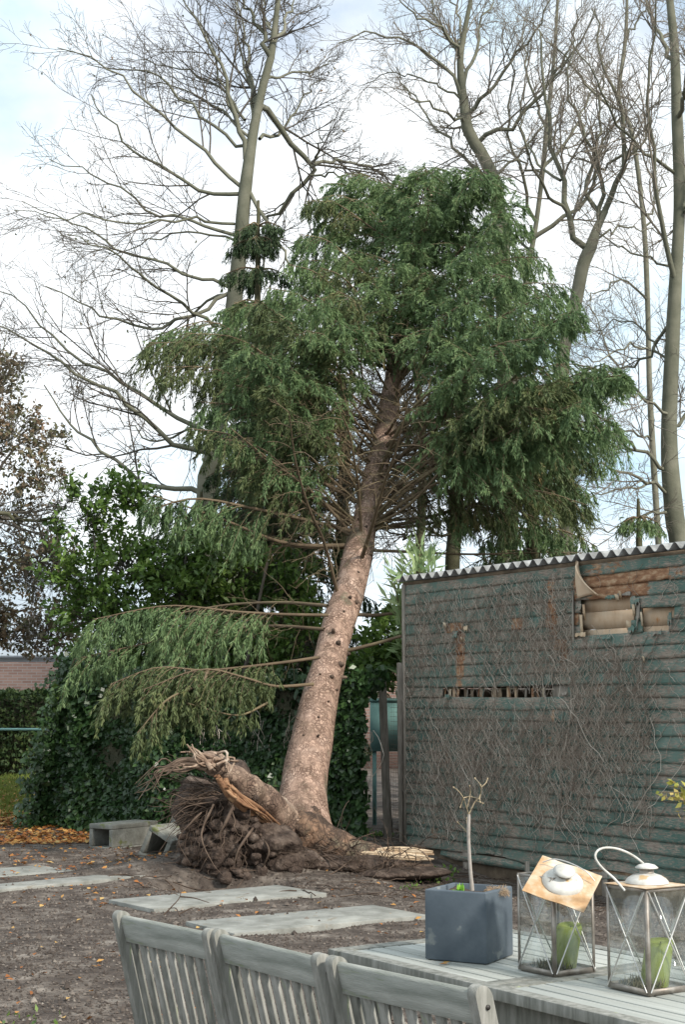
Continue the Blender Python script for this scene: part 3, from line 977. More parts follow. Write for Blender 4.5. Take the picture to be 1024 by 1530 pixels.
# ------------------------------------------------------------------ fence by the shed
def post(px0, py0, px1, py1, label, w_=.09):
    b = G(px1, py1, 0)
    t = P(px0, py0, b[1])
    mb = MB()
    mb.beam(b - [0, 0, .2], t, w_, .07, (0, 1, 0))
    # sloping top
    o = mb.build('fence_post', M['woodpost'], loc=b, bevel=.006)
    tag(o, label, 'post')
    return b, t
b1, t1 = post(571, 1005, 581, 1256, 'grey timber fence post half wrapped in ivy, left of the mesh')
b2, t2 = post(599, 990, 603, 1262, 'tall brown timber fence post against the shed corner', .085)
mb = MB()
lst = []
for i in range(34):
    z = .05 + i * .05
    lst.append([b1 + [0.02, -.05, z], b2 + [0, -.05, z]])
Pt = np.array(lst); mb.tubes(Pt, np.full((len(lst), 2), .0018), 3)
lst = []
for i in range(9):
    p = b1 + (b2 - b1) * (i + .5) / 9
    lst.append([p + [0, -.05, .02], p + [0, -.05, 1.72]])
mb.tubes(np.array(lst), np.full((len(lst), 2), .0018), 3)
tag(mb.build('wire_mesh', M['wire'], loc=b1), 'rusty square wire mesh stretched between the two fence posts', 'wire mesh')
mb = MB()
c = P(586, 1085, 19.5)
mb.box(c, (.55, .03, .62)); mb.box(c + [0, -.005, .33], (.58, .06, .04))
mb.box(c + [-.22, .03, -.75], (.05, .05, .95)); mb.box(c + [.22, .03, -.75], (.05, .05, .95))
tag(mb.build('garden_board', M['teal'], loc=(c[0], c[1], 0)), 'pale teal board with a wooden top edge behind the wire mesh', 'board')

# ------------------------------------------------------------------ far left background: hedge, wall, rail, building
def bushmass(name, lo, hi, n, ls, m, label, cat, seed, core=None, shape='box', loc=None, coremat=None, bulge=.12):
    lo, hi = np.array(lo, float), np.array(hi, float)
    p = rng.random((n, 3))
    f = rng.integers(0, 5, n)
    d = rng.random(n) ** 2 * .25
    p[:, 0] = np.where(f == 0, d, np.where(f == 1, 1 - d, p[:, 0]))
    p[:, 1] = np.where((f == 2) | (f == 4), d, p[:, 1])
    p[:, 2] = np.where(f == 3, 1 - d * .5, p[:, 2])
    c = lo + p * (hi - lo)
    c = c + nrm(c - (lo + hi) / 2) * (fbm(c, 2.2, seed, 3) * bulge)[:, None]
    out = nrm((c - (lo + hi) / 2) / (hi - lo)) * .8 + rng.normal(size=(n, 3)) * .6
    mb = MB()
    mb.add(*leaves(c, out + [0, 0, -.3], rng.uniform(.7, 1.3, n) * ls, rng.uniform(.6, 1, n) * ls * .7))
    b = ((lo + hi) / 2); b[2] = 0
    r = empty(name, b, label, cat)
    mb.build('foliage', m, r)
    mb = MB()
    q = (hi - lo) * [.86, .7, .92]
    mb.box([b[0], b[1], lo[2] + q[2] / 2], q)
    mb.build('inner_stems', coremat or M['ivycore'], r)
    return r
hl = G(-40, 1160)
bushmass('garden_hedge', (-12.5, 31.2, 0), (-2.0, 32.8, 1.72), 34000, .11, M['hedge'], 'low dark clipped hedge in front of the brick wall', 'hedge', 4, bulge=.15)
mb = MB()
mb.box((-6, 36, 1.22), (26, .24, 2.44))
o = mb.build('brick_wall', M['brick'], loc=(-6, 36, 0))
tag(o, 'reddish brick garden wall rising behind the dark hedge', 'wall')
mb = MB()
zr = P(45, 1089, 28)[2]
mb.tubes(np.array([[[-9, 28, zr], [-3.2, 28, zr - .01]]]), np.full((1, 2), .022), 8)
r = empty('metal_railing', (-6, 28, 0), 'thin teal metal rail running in front of the dark hedge', 'railing')
mb.build('rail', M['teal'], r)
for x_ in (-8.6, -3.3):
    mb = MB(); mb.tubes(np.array([[[x_, 28.03, 0], [x_, 28.03, zr + .02]]]), np.full((1, 2), .03), 8)
    mb.build('post', M['teal'], r)
# white building with a pale roof
bd = empty('white_building', (-4, 46, 0), 'white building with a pale sheet roof, glimpsed through the shrubs', 'building')
mb = MB(); mb.box((-4, 50, 1.5), (24, 8, 3.0)); mb.build('wall', M['white'], bd)
mb = MB()
rz = 5.6
V = [[-16.5, 45.5, 2.9], [8.5, 45.5, 2.9], [8.5, 50, rz], [-16.5, 50, rz], [-16.5, 54.5, 2.9], [8.5, 54.5, 2.9]]
mb.add(V, [[0, 1, 2, 3], [3, 2, 5, 4]])
mb.add([[8.0, 46, 2.95], [8.0, 54, 2.95], [8.0, 50, rz - .1], [-16, 46, 2.95], [-16, 54, 2.95], [-16, 50, rz - .1]], [[0, 1, 2, 0], [3, 5, 4, 3]])
o = mb.build('roof', M['palero'], bd); sm = o.modifiers.new('t', 'SOLIDIFY'); sm.thickness = .1
for i in range(6):
    x_ = -13.5 + i * 3.9
    mb = MB(); mb.box((x_, 45.97, 1.75), (1.5, .06, 1.3)); f_ = mb.build('window', M['white'], bd)
    mb = MB(); mb.box((x_, 45.93, 1.75), (1.36, .03, 1.16)); mb.build('pane', mat('window_pane', [(0, (.04, .05, .06)), (1, (.09, .10, .12))], 3, .15, 0), f_)
# small white garden lamp
lb = P(104, 1002, 19.9)
lr = empty('garden_lamp', (lb[0], lb[1], 0), 'small white garden lamp post at the left end of the ivy', 'lamp')
mb = MB(); mb.tubes(np.array([[[lb[0], lb[1], 0], [lb[0], lb[1], lb[2] - .12]]]), np.full((1, 2), .03), 8); mb.build('post', M['white'], lr)
mb = MB(); mb.lathe([(.0, -.14), (.06, -.12), (.09, .10), (.12, .12), (.05, .18), (0, .2)], 10, c=lb); mb.build('lamp_head', M['white'], lr)

# ------------------------------------------------------------------ ivy-covered fence
h0 = G(62, 1232); h1 = G(566, 1262)
he = nrm(h1 - h0); hn = np.array([he[1], -he[0], 0])          # towards the camera
hl_ = np.linalg.norm(h1 - h0)
def ivy_top(u):  # u metres along
    return 1.72 + .18 * np.sin(u * 1.4 + .5) + .12 * np.sin(u * 3.7) + .08 * np.sin(u * 9)
n = 75000
u = rng.uniform(-.1, hl_, n)
tp = ivy_top(u)
z = rng.random(n) ** .9 * tp
o_ = rng.random(n) ** .7
bul = .22 + .12 * fbm(np.stack([u, z, 0 * u], -1), 2.4, 14, 3) * 1.6 + .10 * np.exp(-z / .3)
side = rng.random(n) < .14
uu = np.where(side, u * .06 - .15 - .12 * np.sin(z * 2), u)
uu += np.where(uu < .8, (.24 + .36 * z / 1.8) * (1 - np.clip(uu, -.2, .8) / .8), 0)
depth = np.where(side, rng.uniform(-1.0, 1, n) * bul * 1.5, bul - (1 - o_) * .22)
top = (rng.random(n) < .12) & ~side
z = np.where(top, tp + rng.normal(size=n) * .05, z)
depth = np.where(top, rng.uniform(-.6, 1, n) * bul, depth)
c = h0 + he * uu[:, None] + hn * depth[:, None] + np.array([0, 0, 1]) * z[:, None]
clp = fbm(c, 7, 8, 2)
c = c + hn * (clp * .06)[:, None]
d = hn * rng.uniform(.0, .5, n)[:, None] + np.array([0, 0, -1]) * rng.uniform(.4, 1, n)[:, None] + rng.normal(size=(n, 3)) * .45
fl = np.cross(d, hn + rng.normal(size=(n, 3)) * .45)
Vl, Ql, Al = leaves(c, d, rng.uniform(.035, .10, n), rng.uniform(.04, .095, n), -.15, np.cross(fl, d), np.clip(rng.random(n) * .8 + clp * .25 + (u > 3.7) * .12, 0, 1))
ivy = empty('ivy_hedge', h0 + he * hl_ / 2, 'dark ivy growing thickly over a fence behind the uprooted tree', 'ivy hedge')
mb = MB(); mb.add(Vl, Ql, Al); mb.build('ivy_leaves', M['ivy'], ivy)
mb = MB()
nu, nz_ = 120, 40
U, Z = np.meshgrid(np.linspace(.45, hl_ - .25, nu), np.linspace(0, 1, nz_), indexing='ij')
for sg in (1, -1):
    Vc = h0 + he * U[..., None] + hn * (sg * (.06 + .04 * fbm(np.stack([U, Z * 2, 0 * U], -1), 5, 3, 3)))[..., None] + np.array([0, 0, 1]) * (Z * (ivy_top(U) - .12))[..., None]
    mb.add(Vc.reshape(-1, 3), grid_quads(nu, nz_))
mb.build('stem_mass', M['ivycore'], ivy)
# bare creeper stems showing in the ivy
n_ = 110
s_ = rng.uniform(2.2, hl_, n_)
k = 7
pts = []
zz = rng.uniform(0.1, .8, n_)
for q in range(k):
    pts.append(h0 + he * s_[:, None] + hn * (.20 + .02 * rng.normal(size=n_))[:, None] + np.array([0, 0, 1]) * zz[:, None])
    s_ = s_ + rng.normal(size=n_) * .05; zz = zz + rng.uniform(.05, .15, n_)
mb = MB(); mb.tubes(np.stack(pts, 1), np.full((n_, k), .004), 3)
mb.build('creeper_stems', M['deadivy'], ivy)
# ------------------------------------------------------------------ uprooted spruce
def lumpy_tube(pts, radii, k, sides, amp, freq, seed, sx=1.):
    pts = np.asarray(pts, float)
    dl = np.concatenate([[0], np.cumsum(np.linalg.norm(np.diff(pts, axis=0), axis=1))])
    PL = dl / dl[-1] if len(radii) == len(pts) else np.linspace(0, 1, len(radii))
    pts = spline(pts, k)
    rr = np.interp(np.linspace(0, 1, k), PL, radii)
    V, Q = tubes(pts[None], rr[None], sides)
    Vr = V.reshape(k, sides, 3)
    cen = pts[:, None, :]
    dv = Vr - cen
    nse = fbm(Vr * np.array([1, 1, sx]), freq, seed, 4)
    Vr = cen + dv * (1 + amp * nse[..., None])
    return Vr.reshape(-1, 3), Q, pts, rr

YB = 14.8
def leanY(py):
    k = (HZ - py) / F
    return (YB + 1.5 - .3) / (1 - k)
tr_px = [(455, 1262), (452, 1225), (455, 1160), (471, 1078), (489, 1002), (508, 925), (520, 890), (539, 812), (559, 719), (576, 640), (589, 562), (602, 480), (622, 380), (642, 300), (650, 268)]
tr_w = [96, 80, 69, 58, 51, 48, 47, 42, 36, 31, 27, 22, 15, 8, 3]
tp_ = [P(x, y, leanY(y)) for x, y in tr_px]
tw_ = [w_ / 2 / F * p[1] for w_, p in zip(tr_w, tp_)]
base = np.array([tp_[1][0], YB - .1, 0.])
spruce = empty('uprooted_spruce', base, 'big uprooted spruce leaning back over the garden with its torn root plate exposed', 'tree')
V, Q, TP, TRr = lumpy_tube(tp_, tw_, 110, 26, .07, 7, 5, .35)
mb = MB(); mb.add(V, Q)
tag(mb.build('trunk', M['bark'], spruce, smooth=True), 'pinkish brown scaly trunk with knots')
def trunk_at(py):
    """point and radius of the trunk where it crosses picture row py"""
    yy = [q[1] for q in tr_px]
    i = np.interp(-py, [-a for a in yy], np.arange(len(yy)))
    f = i / (len(yy) - 1)
    # path was resampled by length: find nearest
    tgt = np.array([np.interp(i, np.arange(len(yy)), [p[c] for p in tp_]) for c in range(3)])
    j = int(np.argmin(np.linalg.norm(TP - tgt, axis=1)))
    return TP[j], TRr[j], nrm(TP[min(j + 1, len(TP) - 1)] - TP[max(j - 1, 0)])
# knots and broken branch stubs on the trunk
mb = MB()
for px_, py_ in [(497, 958), (520, 905), (446, 1082), (472, 1090), (478, 1000), (505, 1003), (520, 1012), (463, 1040), (500, 1040), (540, 980), (508, 880), (532, 868), (527, 940), (487, 1062), (455, 1118), (500, 980), (510, 930), (515, 850), (548, 838), (560, 770), (542, 752), (478, 1022), (492, 1026), (531, 905), (545, 800), (536, 790), (470, 1120), (566, 700), (556, 735), (575, 660)]:
    c, r_, t_ = trunk_at(py_)
    q = P(px_, py_, c[1]) - c
    q = q - t_ * np.dot(q, t_)
    side = min(1, np.linalg.norm(q) / r_)
    d = q + np.array([0, -1, .15]) * math.sqrt(max(.05, 1 - side ** 2)) * r_
    d = nrm(d - t_ * np.dot(d, t_) * .8)
    r0 = rng.uniform(.010, .022)
    ln_ = rng.uniform(.015, .05)
    a = c + d * (r_ - .02)
    b = c + d * (r_ + ln_) + np.array([0, 0, rng.uniform(-.02, .01)])
    V, Q, _, _ = lumpy_tube([a, (a + b) / 2, b, b + d * .002], [r0 * 1.8, r0 * 1.2, r0 * .8, .001], 8, 7, .3, 50, int(px_))
    mb = MB(); mb.add(V, Q, rng.random()); mb.build('knot', M['root'], spruce, smooth=False)

# --- root collar: lumpy flared base
def blob(c, rad, seed, amp=.25, freq=3., nu=60, nv=36, M_=None):
    th = np.linspace(0, 2 * np.pi, nu, endpoint=False)
    ph = np.linspace(.02, np.pi - .02, nv)
    T_, Ph = np.meshgrid(th, ph, indexing='ij')
    D = np.stack([np.cos(T_) * np.sin(Ph), np.sin(T_) * np.sin(Ph), np.cos(Ph)], -1)
    nse = fbm(D * np.array(rad) + np.asarray(c), freq, seed, 5)
    V = D * np.array(rad) * (1 + amp * nse[..., None])
    if M_ is not None: V = V @ np.asarray(M_).T
    return (V + np.asarray(c)).reshape(-1, 3), grid_quads(nu, nv, True)
mb = MB()
for c, rad, sd_ in [(P(452, 1240, 14.65), (.30, .30, .24), 3), (P(485, 1262, 14.6), (.34, .30, .20), 4), (P(420, 1262, 14.5), (.30, .28, .22), 6)]:
    V, Q = blob(c, rad, sd_, .50, 7); mb.add(V, Q)
# right-hand flare running to the splintered root
V, Q, _, _ = lumpy_tube([P(462, 1250, 14.6), P(500, 1262, 14.5), P(550, 1274, 14.45), P(600, 1284, 14.4)], [.22, .15, .12, .09], 40, 16, .22, 9, 31)
mb.add(V, Q)
mb.build('root_collar', M['collar'], spruce, smooth=True)
# --- soil plate
mb = MB()
cen = P(338, 1248, 13.95)
for c, rad, sd_, amp in [(P(335, 1235, 14.0), (.30, .40, .38), 11, .62), (P(378, 1262, 14.1), (.34, .38, .28), 12, .6), (P(318, 1268, 13.9), (.24, .34, .22), 13, .6), (P(352, 1200, 14.15), (.20, .3, .24), 14, .55), (P(425, 1285, 14.2), (.34, .35, .15), 15, .55), (P(520, 1290, 14.35), (.5, .3, .08), 16, .4), (P(600, 1304, 14.2), (.35, .2, .04), 17, .4)]:
    V, Q = blob(c, rad, sd_, amp, 6.5, 90, 60); mb.add(V, Q)
for _ in range(170):   # clods and stones wedged between the roots
    x_, y_ = rng.uniform(270, 440), rng.uniform(1190, 1312)
    if x_ > 385 and y_ < 1262: continue
    q_ = P(x_, y_, 13.72 + abs(x_ - 335) * .0022 + rng.uniform(-.1, .12)); s_ = rng.uniform(.02, .065)
    V, Q = blob(q_, (s_, s_ * rng.uniform(.6, 1), s_ * rng.uniform(.5, 1)), int(x_ * 7), .5, 25, 12, 8); mb.add(V, Q)
tag(mb.build('root_plate', M['rootsoil'], spruce, smooth=True), 'clod of dark soil still held by the roots')
# --- big broken root rising to the left
br_px = [(455, 1243, 14.6), (415, 1215, 14.3), (375, 1180, 13.95), (340, 1153, 13.7), (318, 1140, 13.6), (300, 1131, 13.55)]
V, Q, BP, _ = lumpy_tube([P(*q) for q in br_px], [.17, .155, .135, .115, .10, .045], 70, 24, .30, 11, 41)
mb = MB(); mb.add(V, Q)
tag(mb.build('broken_root', M['rootbark'], spruce, smooth=True), 'thick broken root jutting up to the left')
def shard(mb, pts, w0, n=6, taper=.15):
    """flat splinters: thin tapering beams fanned along a path"""
    for _ in range(n):
        q = [np.asarray(p) + rng.normal(size=3) * w0 * .5 for p in pts]
        k = 7
        sp = spline(q, k)
        V, Q = tubes(sp[None], (np.linspace(1, taper, k) * w0 * rng.uniform(.25, .6))[None], 5)
        V = V.reshape(k, 5, 3); cc = V.mean(1, keepdims=True)
        V = cc + (V - cc) * np.array([1, .5, .7])
        mb.add(V.reshape(-1, 3), Q, rng.random())
mb = MB()   # torn streak on the underside
shard(mb, [P(333, 1166, 13.50), P(352, 1192, 13.56), P(385, 1215, 13.80), P(415, 1236, 14.12)], .055, 14, .4)
shard(mb, [P(345, 1180, 13.52), P(375, 1205, 13.66), P(405, 1232, 14.0)], .03, 10, .4)
mb.build('torn_wood', M['heart'], spruce)
mb = MB()   # splintered end
for a, b, c, w_, n_ in [((322, 1145, 13.5), (300, 1130, 13.45), (282, 1112, 13.4), .05, 5), ((318, 1140, 13.5), (296, 1136, 13.45), (277, 1133, 13.4), .06, 7), ((325, 1138, 13.5), (340, 1130, 13.5), (342, 1143, 13.45), .07, 5), ((300, 1142, 13.5), (285, 1146, 13.4), (270, 1145, 13.3), .05, 6)]:
    shard(mb, [P(*a), P(*b), P(*c)], w_, n_, .3)
mb.build('splinters', M['rootpale'], spruce)
mb = MB()   # claw of thin roots to the far left
for i in range(10):
    y0 = rng.normal() * 6
    pts = [P(298, 1140 + y0 * .5, 13.45), P(270, 1143 + y0 + rng.normal() * 3, 13.3), P(247, 1146 + rng.normal() * 7, 13.2), P(230 + rng.normal() * 8, 1157 + rng.normal() * 8, 13.15), P(rng.uniform(198, 240), 1172 + rng.normal() * 12, 13.1)]
    V, Q, _, _ = lumpy_tube(pts, [.016, .012, .008, .005, .002], 18, 5, .25, 30, i)
    mb.add(V, Q, rng.random())
mb.build('claw_roots', M['root'], spruce)
# hanging roots and hair roots
def hair(mb, a, d0, ln_, r0, k=9, wig=.28, grav=-.18):
    n = len(a); pts = [a]; d = nrm(d0)
    for q in range(k - 1):
        d = nrm(d + rng.normal(size=d.shape) * wig + [0, 0, grav])
        pts.append(pts[-1] + d * (ln_ / (k - 1))[:, None])
    mb.tubes(np.stack(pts, 1), r0[:, None] * np.linspace(1, .3, k)[None], 4)
mb = MB()
n = 260
px_ = rng.uniform(268, 410, n); py_ = rng.uniform(1165, 1285, n)
a = np.array([P(x, y, 13.72 + abs(x - 335) * .002 + rng.uniform(-.14, .1)) for x, y in zip(px_, py_)])
d = np.stack([rng.normal(size=n) * .7 - .2, -np.abs(rng.normal(size=n)) * .6, -np.ones(n) * .9], -1)
hair(mb, a, d, rng.uniform(.08, .46, n), .0015 + .005 * rng.random(n) ** 3, 10, .5, -.16)
n = 60
px_ = rng.uniform(300, 345, n); py_ = rng.uniform(1170, 1225, n)
a = np.array([P(x, y, 13.75) for x, y in zip(px_, py_)])
hair(mb, a, np.stack([-np.ones(n), -rng.random(n) * .6, rng.uniform(-.2, .5, n)], -1), rng.uniform(.25, .6, n), rng.uniform(.003, .008, n), 10, .2, -.06)
n = 150   # round the collar and to the right
px_ = rng.uniform(400, 640, n); py_ = rng.uniform(1255, 1300, n)
a = np.array([P(x, y, 14.15) for x, y in zip(px_, py_)])
hair(mb, a, np.stack([rng.normal(size=n), -np.abs(rng.normal(size=n)) * .5, rng.normal(size=n) * .4], -1), rng.uniform(.15, .6, n), rng.uniform(.0025, .006, n), 9, .3, -.03)
mb.build('fine_roots', M['root'], spruce)
mb = MB()
for pts, r0 in [([(318, 1200, 13.5), (305, 1240, 13.4), (312, 1285, 13.35), (330, 1312, 13.35)], .018), ([(350, 1205, 13.55), (338, 1228, 13.45), (330, 1238, 13.4), (334, 1250, 13.4)], .022), ([(345, 1200, 13.6), (352, 1222, 13.5), (347, 1240, 13.45)], .016), ([(300, 1215, 13.6), (282, 1230, 13.5), (272, 1262, 13.45), (280, 1290, 13.4)], .014), ([(375, 1235, 13.7), (360, 1265, 13.5), (352, 1296, 13.45)], .02), ([(392, 1250, 13.8), (404, 1275, 13.7), (398, 1300, 13.7)], .028), ([(330, 1185, 13.6), (290, 1195, 13.4), (265, 1190, 13.3), (258, 1210, 13.3)], .010), ([(325, 1195, 13.6), (285, 1205, 13.4), (262, 1225, 13.3)], .009), ([(450, 1262, 14.3), (446, 1285, 14.1), (438, 1303, 14.0)], .03), ([(478, 1270, 14.2), (490, 1290, 14.05), (520, 1300, 13.95)], .022), ([(500, 1262, 14.3), (470, 1275, 14.1), (440, 1282, 14.0), (415, 1276, 14)], .008), ([(540, 1270, 14.2), (500, 1300, 14.0), (470, 1296, 13.9)], .012)]:
    r0 *= .62
    pp_ = [P(*q) + rng.normal(size=3) * .02 for q in pts]
    V, Q, _, _ = lumpy_tube(pp_, [r0, r0 * .9, r0 * .6, r0 * .3], 22, 8, .4, 20, int(r0 * 9999))
    mb.add(V, Q, rng.random())
mb.build('hanging_root', M['root'], spruce, smooth=True)
# pale splintered root on the right
mb = MB()
for i in range(26):
    y0 = rng.uniform(-9, 9)
    x1 = rng.uniform(600, 650)
    x0 = rng.uniform(508, 560)
    pts = [P(x0, 1274 + y0 * .3, 14.38), P((x0 + x1) / 2, 1274 + y0 * .8, 14.33), P(x1, 1278 + y0 * .9, 14.3)]
    k = 8
    sp = spline(pts, k)
    V, Q = tubes(sp[None], (np.array([.3, .8, 1, 1, .9, .8, .6, .25]) * rng.uniform(.012, .03))[None], 5)
    mb.add(V, Q, rng.random())
tag(mb.build('splintered_root', M['splinter'], spruce), 'pale freshly split root lying on the soil at the right')
mb = MB()
V, Q, _, _ = lumpy_tube([P(500, 1278, 14.5), P(560, 1288, 14.4), P(620, 1296, 14.35), P(648, 1292, 14.35)], [.08, .065, .05, .02], 30, 12, .35, 12, 77)
mb.add(V, Q); mb.build('root_underside', M['root'], spruce, smooth=True)

# --- boughs
def bough(parent, pts, r0, foliage=(.25, 1.), dens=1., hang=1., nm='branch', mneedle='needle', k=16, seclen=1., bare=0, flat=.5, side_amp=1., label=None, nl=1., nsz=1.):
    global rng
    sp = spline(pts, k)
    Ln = np.linalg.norm(np.diff(sp, axis=0), axis=1).sum()
    rad = np.linspace(r0, r0 * .22, k)
    mb = MB()
    mb.tubes(sp[None], rad[None], 7)
    s0, s1 = foliage
    ns = max(6, int(Ln * (s1 - s0) * 21 * dens))
    s = s0 + (s1 - s0) * (np.arange(ns) + rng.random(ns)) / ns
    B, T, _, _ = along(sp[None], s[None])
    B, T = B[0], T[0]
    sg = np.where(np.arange(ns) % 2 == 0, 1., -1.)[:, None]
    side = nrm(np.cross(T, [0, 0, 1.]) + 1e-6)
    D = nrm(side * sg * rng.uniform(.35, 1, (ns, 1)) * side_amp + T * rng.uniform(.35, .95, (ns, 1)) + np.array([0, 0, -1.]) * rng.uniform(.0, .55, (ns, 1)) * hang)
    prof = np.clip(1.15 - s, .22, 1) * np.clip((s - s0) / (s1 - s0) * 5 + .45, 0, 1)
    ln_ = (.20 + .75 * prof * min(1., Ln / 3)) * rng.uniform(.6, 1.25, ns) * seclen
    ph_ = rng.uniform(0, 6.28, 3)
    ln_ *= np.clip(.95 + .38 * np.sin(s * Ln * 3.1 + ph_[0]) + .3 * np.sin(s * Ln * 7.3 + ph_[1]), .3, 1.6)
    ks = 6
    P2 = [B]
    for q in range(ks - 1):
        D = nrm(D + rng.normal(size=D.shape) * .07 + np.array([0, 0, -.17 * hang]))
        P2.append(P2[-1] + D * (ln_ / (ks - 1))[:, None])
    P2 = np.stack(P2, 1)
    mb.tubes(P2, np.full((ns, 1), .0065) * np.linspace(1, .35, ks)[None], 3)
    if parent is spruce and s0 > .3 and Ln > 1.5:   # fine dead twigs on the inner, needleless part
        P4, R4 = grow(sp[None], rad[None], int(9 * Ln * s0), 1, .9, 6, (.06, s0), -.10, .24, .3, .4, abslen=.55)
        R4 = np.clip(R4, .0022, .005)
        P5, R5 = grow(P4, R4, 4, .5, .8, 4, (.2, 1), -.12, .25, .8, .5)
        mb.tubes(P4, R4, 3); mb.tubes(P5, np.clip(R5, .0018, .004), 3)
    if bare:
        P3, R3 = grow(P2, np.full((ns, ks), .004), bare, .5, .8, 4, (.3, 1), -.12, .2, .8, .4)
        mb.tubes(P3, R3, 3)
    o = mb.build(nm, M['branch'], parent)
    if label: o['label'] = label
    if dens <= 0 or nl <= 0: return o
    # hanging tertiary shoots
    m3 = 6
    s3 = (np.arange(m3)[None] + rng.random((ns, m3))) / m3 * .85 + .12
    B3, T3, _, _ = along(P2, s3)
    rd = rng.normal(size=B3.shape)
    D3 = nrm(T3 * .8 + rd * .45 + np.array([0, 0, -.55 * hang]))
    l3 = rng.uniform(.10, .28, (ns, m3)) * (1.2 - .6 * s3) * seclen ** .5
    k3 = 4
    P3 = [B3.reshape(-1, 3)]
    D3 = D3.reshape(-1, 3)
    for q in range(k3 - 1):
        D3 = nrm(D3 + np.array([0, 0, -.16 * hang]))
        P3.append(P3[-1] + D3 * (l3.reshape(-1) / (k3 - 1))[:, None])
    P3 = np.stack(P3, 1)
    Cs, Ds = [], []
    vv = []
    for PP, lens, sp_ in ((P2, ln_, .009), (P3, l3.reshape(-1), .0085)):
        tot = np.linalg.norm(np.diff(PP, axis=1), axis=2).sum(1)
        m = max(3, int(tot.mean() / sp_ * nl))
        ss = rng.random((len(PP), m)) * .95 + .05
        b, t, _, _ = along(PP, ss)
        Cs.append(b.reshape(-1, 3)); Ds.append(t.reshape(-1, 3))
        vv.append(np.repeat(rng.random(len(PP)), m) * .6 + ss.reshape(-1) * .25)  # lighter towards shoot tips: their sunlit look is put into the needle colour
    Cn = np.concatenate(Cs); Dn = np.concatenate(Ds); vn = np.concatenate(vv)
    nn = len(Cn)
    Dd = nrm(Dn * 1.0 + nrm(rng.normal(size=(nn, 3))) * .58 + np.array([0, 0, -.12]))
    Vn, Qn, An = leaves(Cn, Dd, rng.uniform(.035, .085, nn) * nsz, rng.uniform(.009, .016, nn) * nsz, .15, None, np.clip(vn + rng.random(nn) * .2, 0, 1))
    mb = MB(); mb.add(Vn, Qn, An)
    mb.build('needles', M[mneedle], o)
    return o

def inside(poly, x, y):
    c = False
    n = len(poly)
    for i in range(n):
        x0, y0 = poly[i]; x1, y1 = poly[(i + 1) % n]
        if (y0 > y) != (y1 > y) and x < (x1 - x0) * (y - y0) / (y1 - y0) + x0: c = not c
    return c
poly = [(228, 505), (265, 478), (330, 455), (368, 425), (425, 430), (440, 385), (415, 345), (455, 300), (480, 262), (515, 252), (560, 262), (600, 243), (690, 243), (745, 262), (772, 300), (778, 360), (825, 395), (840, 450), (905, 470), (930, 510), (935, 600), (930, 690), (900, 745), (835, 770), (760, 760), (735, 690), (700, 610), (690, 540), (655, 500), (620, 440), (560, 420), (510, 470), (480, 540), (420, 590), (360, 600), (300, 580), (245, 550)]
tips = []
tries = 0
while len(tips) < 50 and tries < 20000:
    tries += 1
    x, y = rng.uniform(220, 940), rng.uniform(240, 780)
    if not inside(poly, x, y) or (520 < x < 680 and y > 455): continue
    if all(math.hypot(x - a, y - b) > 41 for a, b in tips): tips.append((x, y))
tips += [(450, 420), (420, 480), (500, 300), (468, 360), (400, 640), (370, 700), (500, 275), (540, 262), (480, 310), (748, 265), (765, 300), (722, 252), (560, 425), (640, 430), (705, 450), (610, 395), (625, 258), (655, 250), (690, 252), (600, 262), (645, 275), (940, 560)]
def bough_to(x, y, pa, **kw):
    c, r_, t_ = trunk_at(pa)
    rr_ = ray(x, y)
    pn = nrm(t_ * .9 + np.array([0, 0, .25]))
    pt = c + t_ * .15
    den = np.dot(rr_, pn)
    T_ = C0 + rr_ * np.dot(pt - C0, pn) / den
    v = T_ - c
    return c, r_, t_, T_, np.linalg.norm(v)
olive = 'needle_olive'
window = [(530, 575), (560, 530), (618, 530), (640, 590), (650, 700), (610, 830), (480, 830), (500, 690)]   # the bare zone round the trunk
for (x, y) in tips:
    best = None
    for _ in range(14):
        pa = np.clip(y + rng.uniform(.05, .55) * abs(x - 600) + rng.uniform(0, 130), 262, rng.uniform(640, 800))
        c, r_, t_, T_, Ln = bough_to(x, y, pa)
        maxL = np.interp(pa, [240, 400, 560, 800], [1.0, 2.6, 3.9, 4.6])
        sc_ = abs(Ln - maxL * .8) + (5 if Ln > maxL * 1.1 else 0) + (1.5 if T_[2] < 1.2 else 0)
        if best is None or sc_ < best[0]: best = (sc_, c, r_, t_, T_, Ln, pa)
    _, c, r_, t_, T_, Ln, pa = best
    if Ln > 5.4: T_ = c + (T_ - c) * 5.4 / Ln; Ln = 5.4
    v = T_ - c
    mid1 = c + v * .35 + np.array([0, 0, .03 * Ln]) + rng.normal(size=3) * .04 * Ln
    mid2 = c + v * .72 + np.array([0, 0, .10 * Ln]) + rng.normal(size=3) * .04 * Ln
    big = Ln > 2.2
    s0_ = .34 if big else .12
    sp_ = spline([c, mid1, mid2, T_], 20)
    for j, q in enumerate(sp_):
        dq = q - C0
        zf_ = dq @ _fw
        if inside(window, CX + F * dq[0] / zf_, CY - F * (dq @ _up) / zf_): s0_ = max(s0_, min(.8, j / 19 + .10))
    bough(spruce, [c, mid1, mid2, T_], .008 + .0045 * Ln, (s0_, 1.), 1.1, rng.uniform(.6, 1.15), seclen=rng.uniform(.85, 1.3), nl=1.0, mneedle=olive if rng.random() < .13 else 'needle')
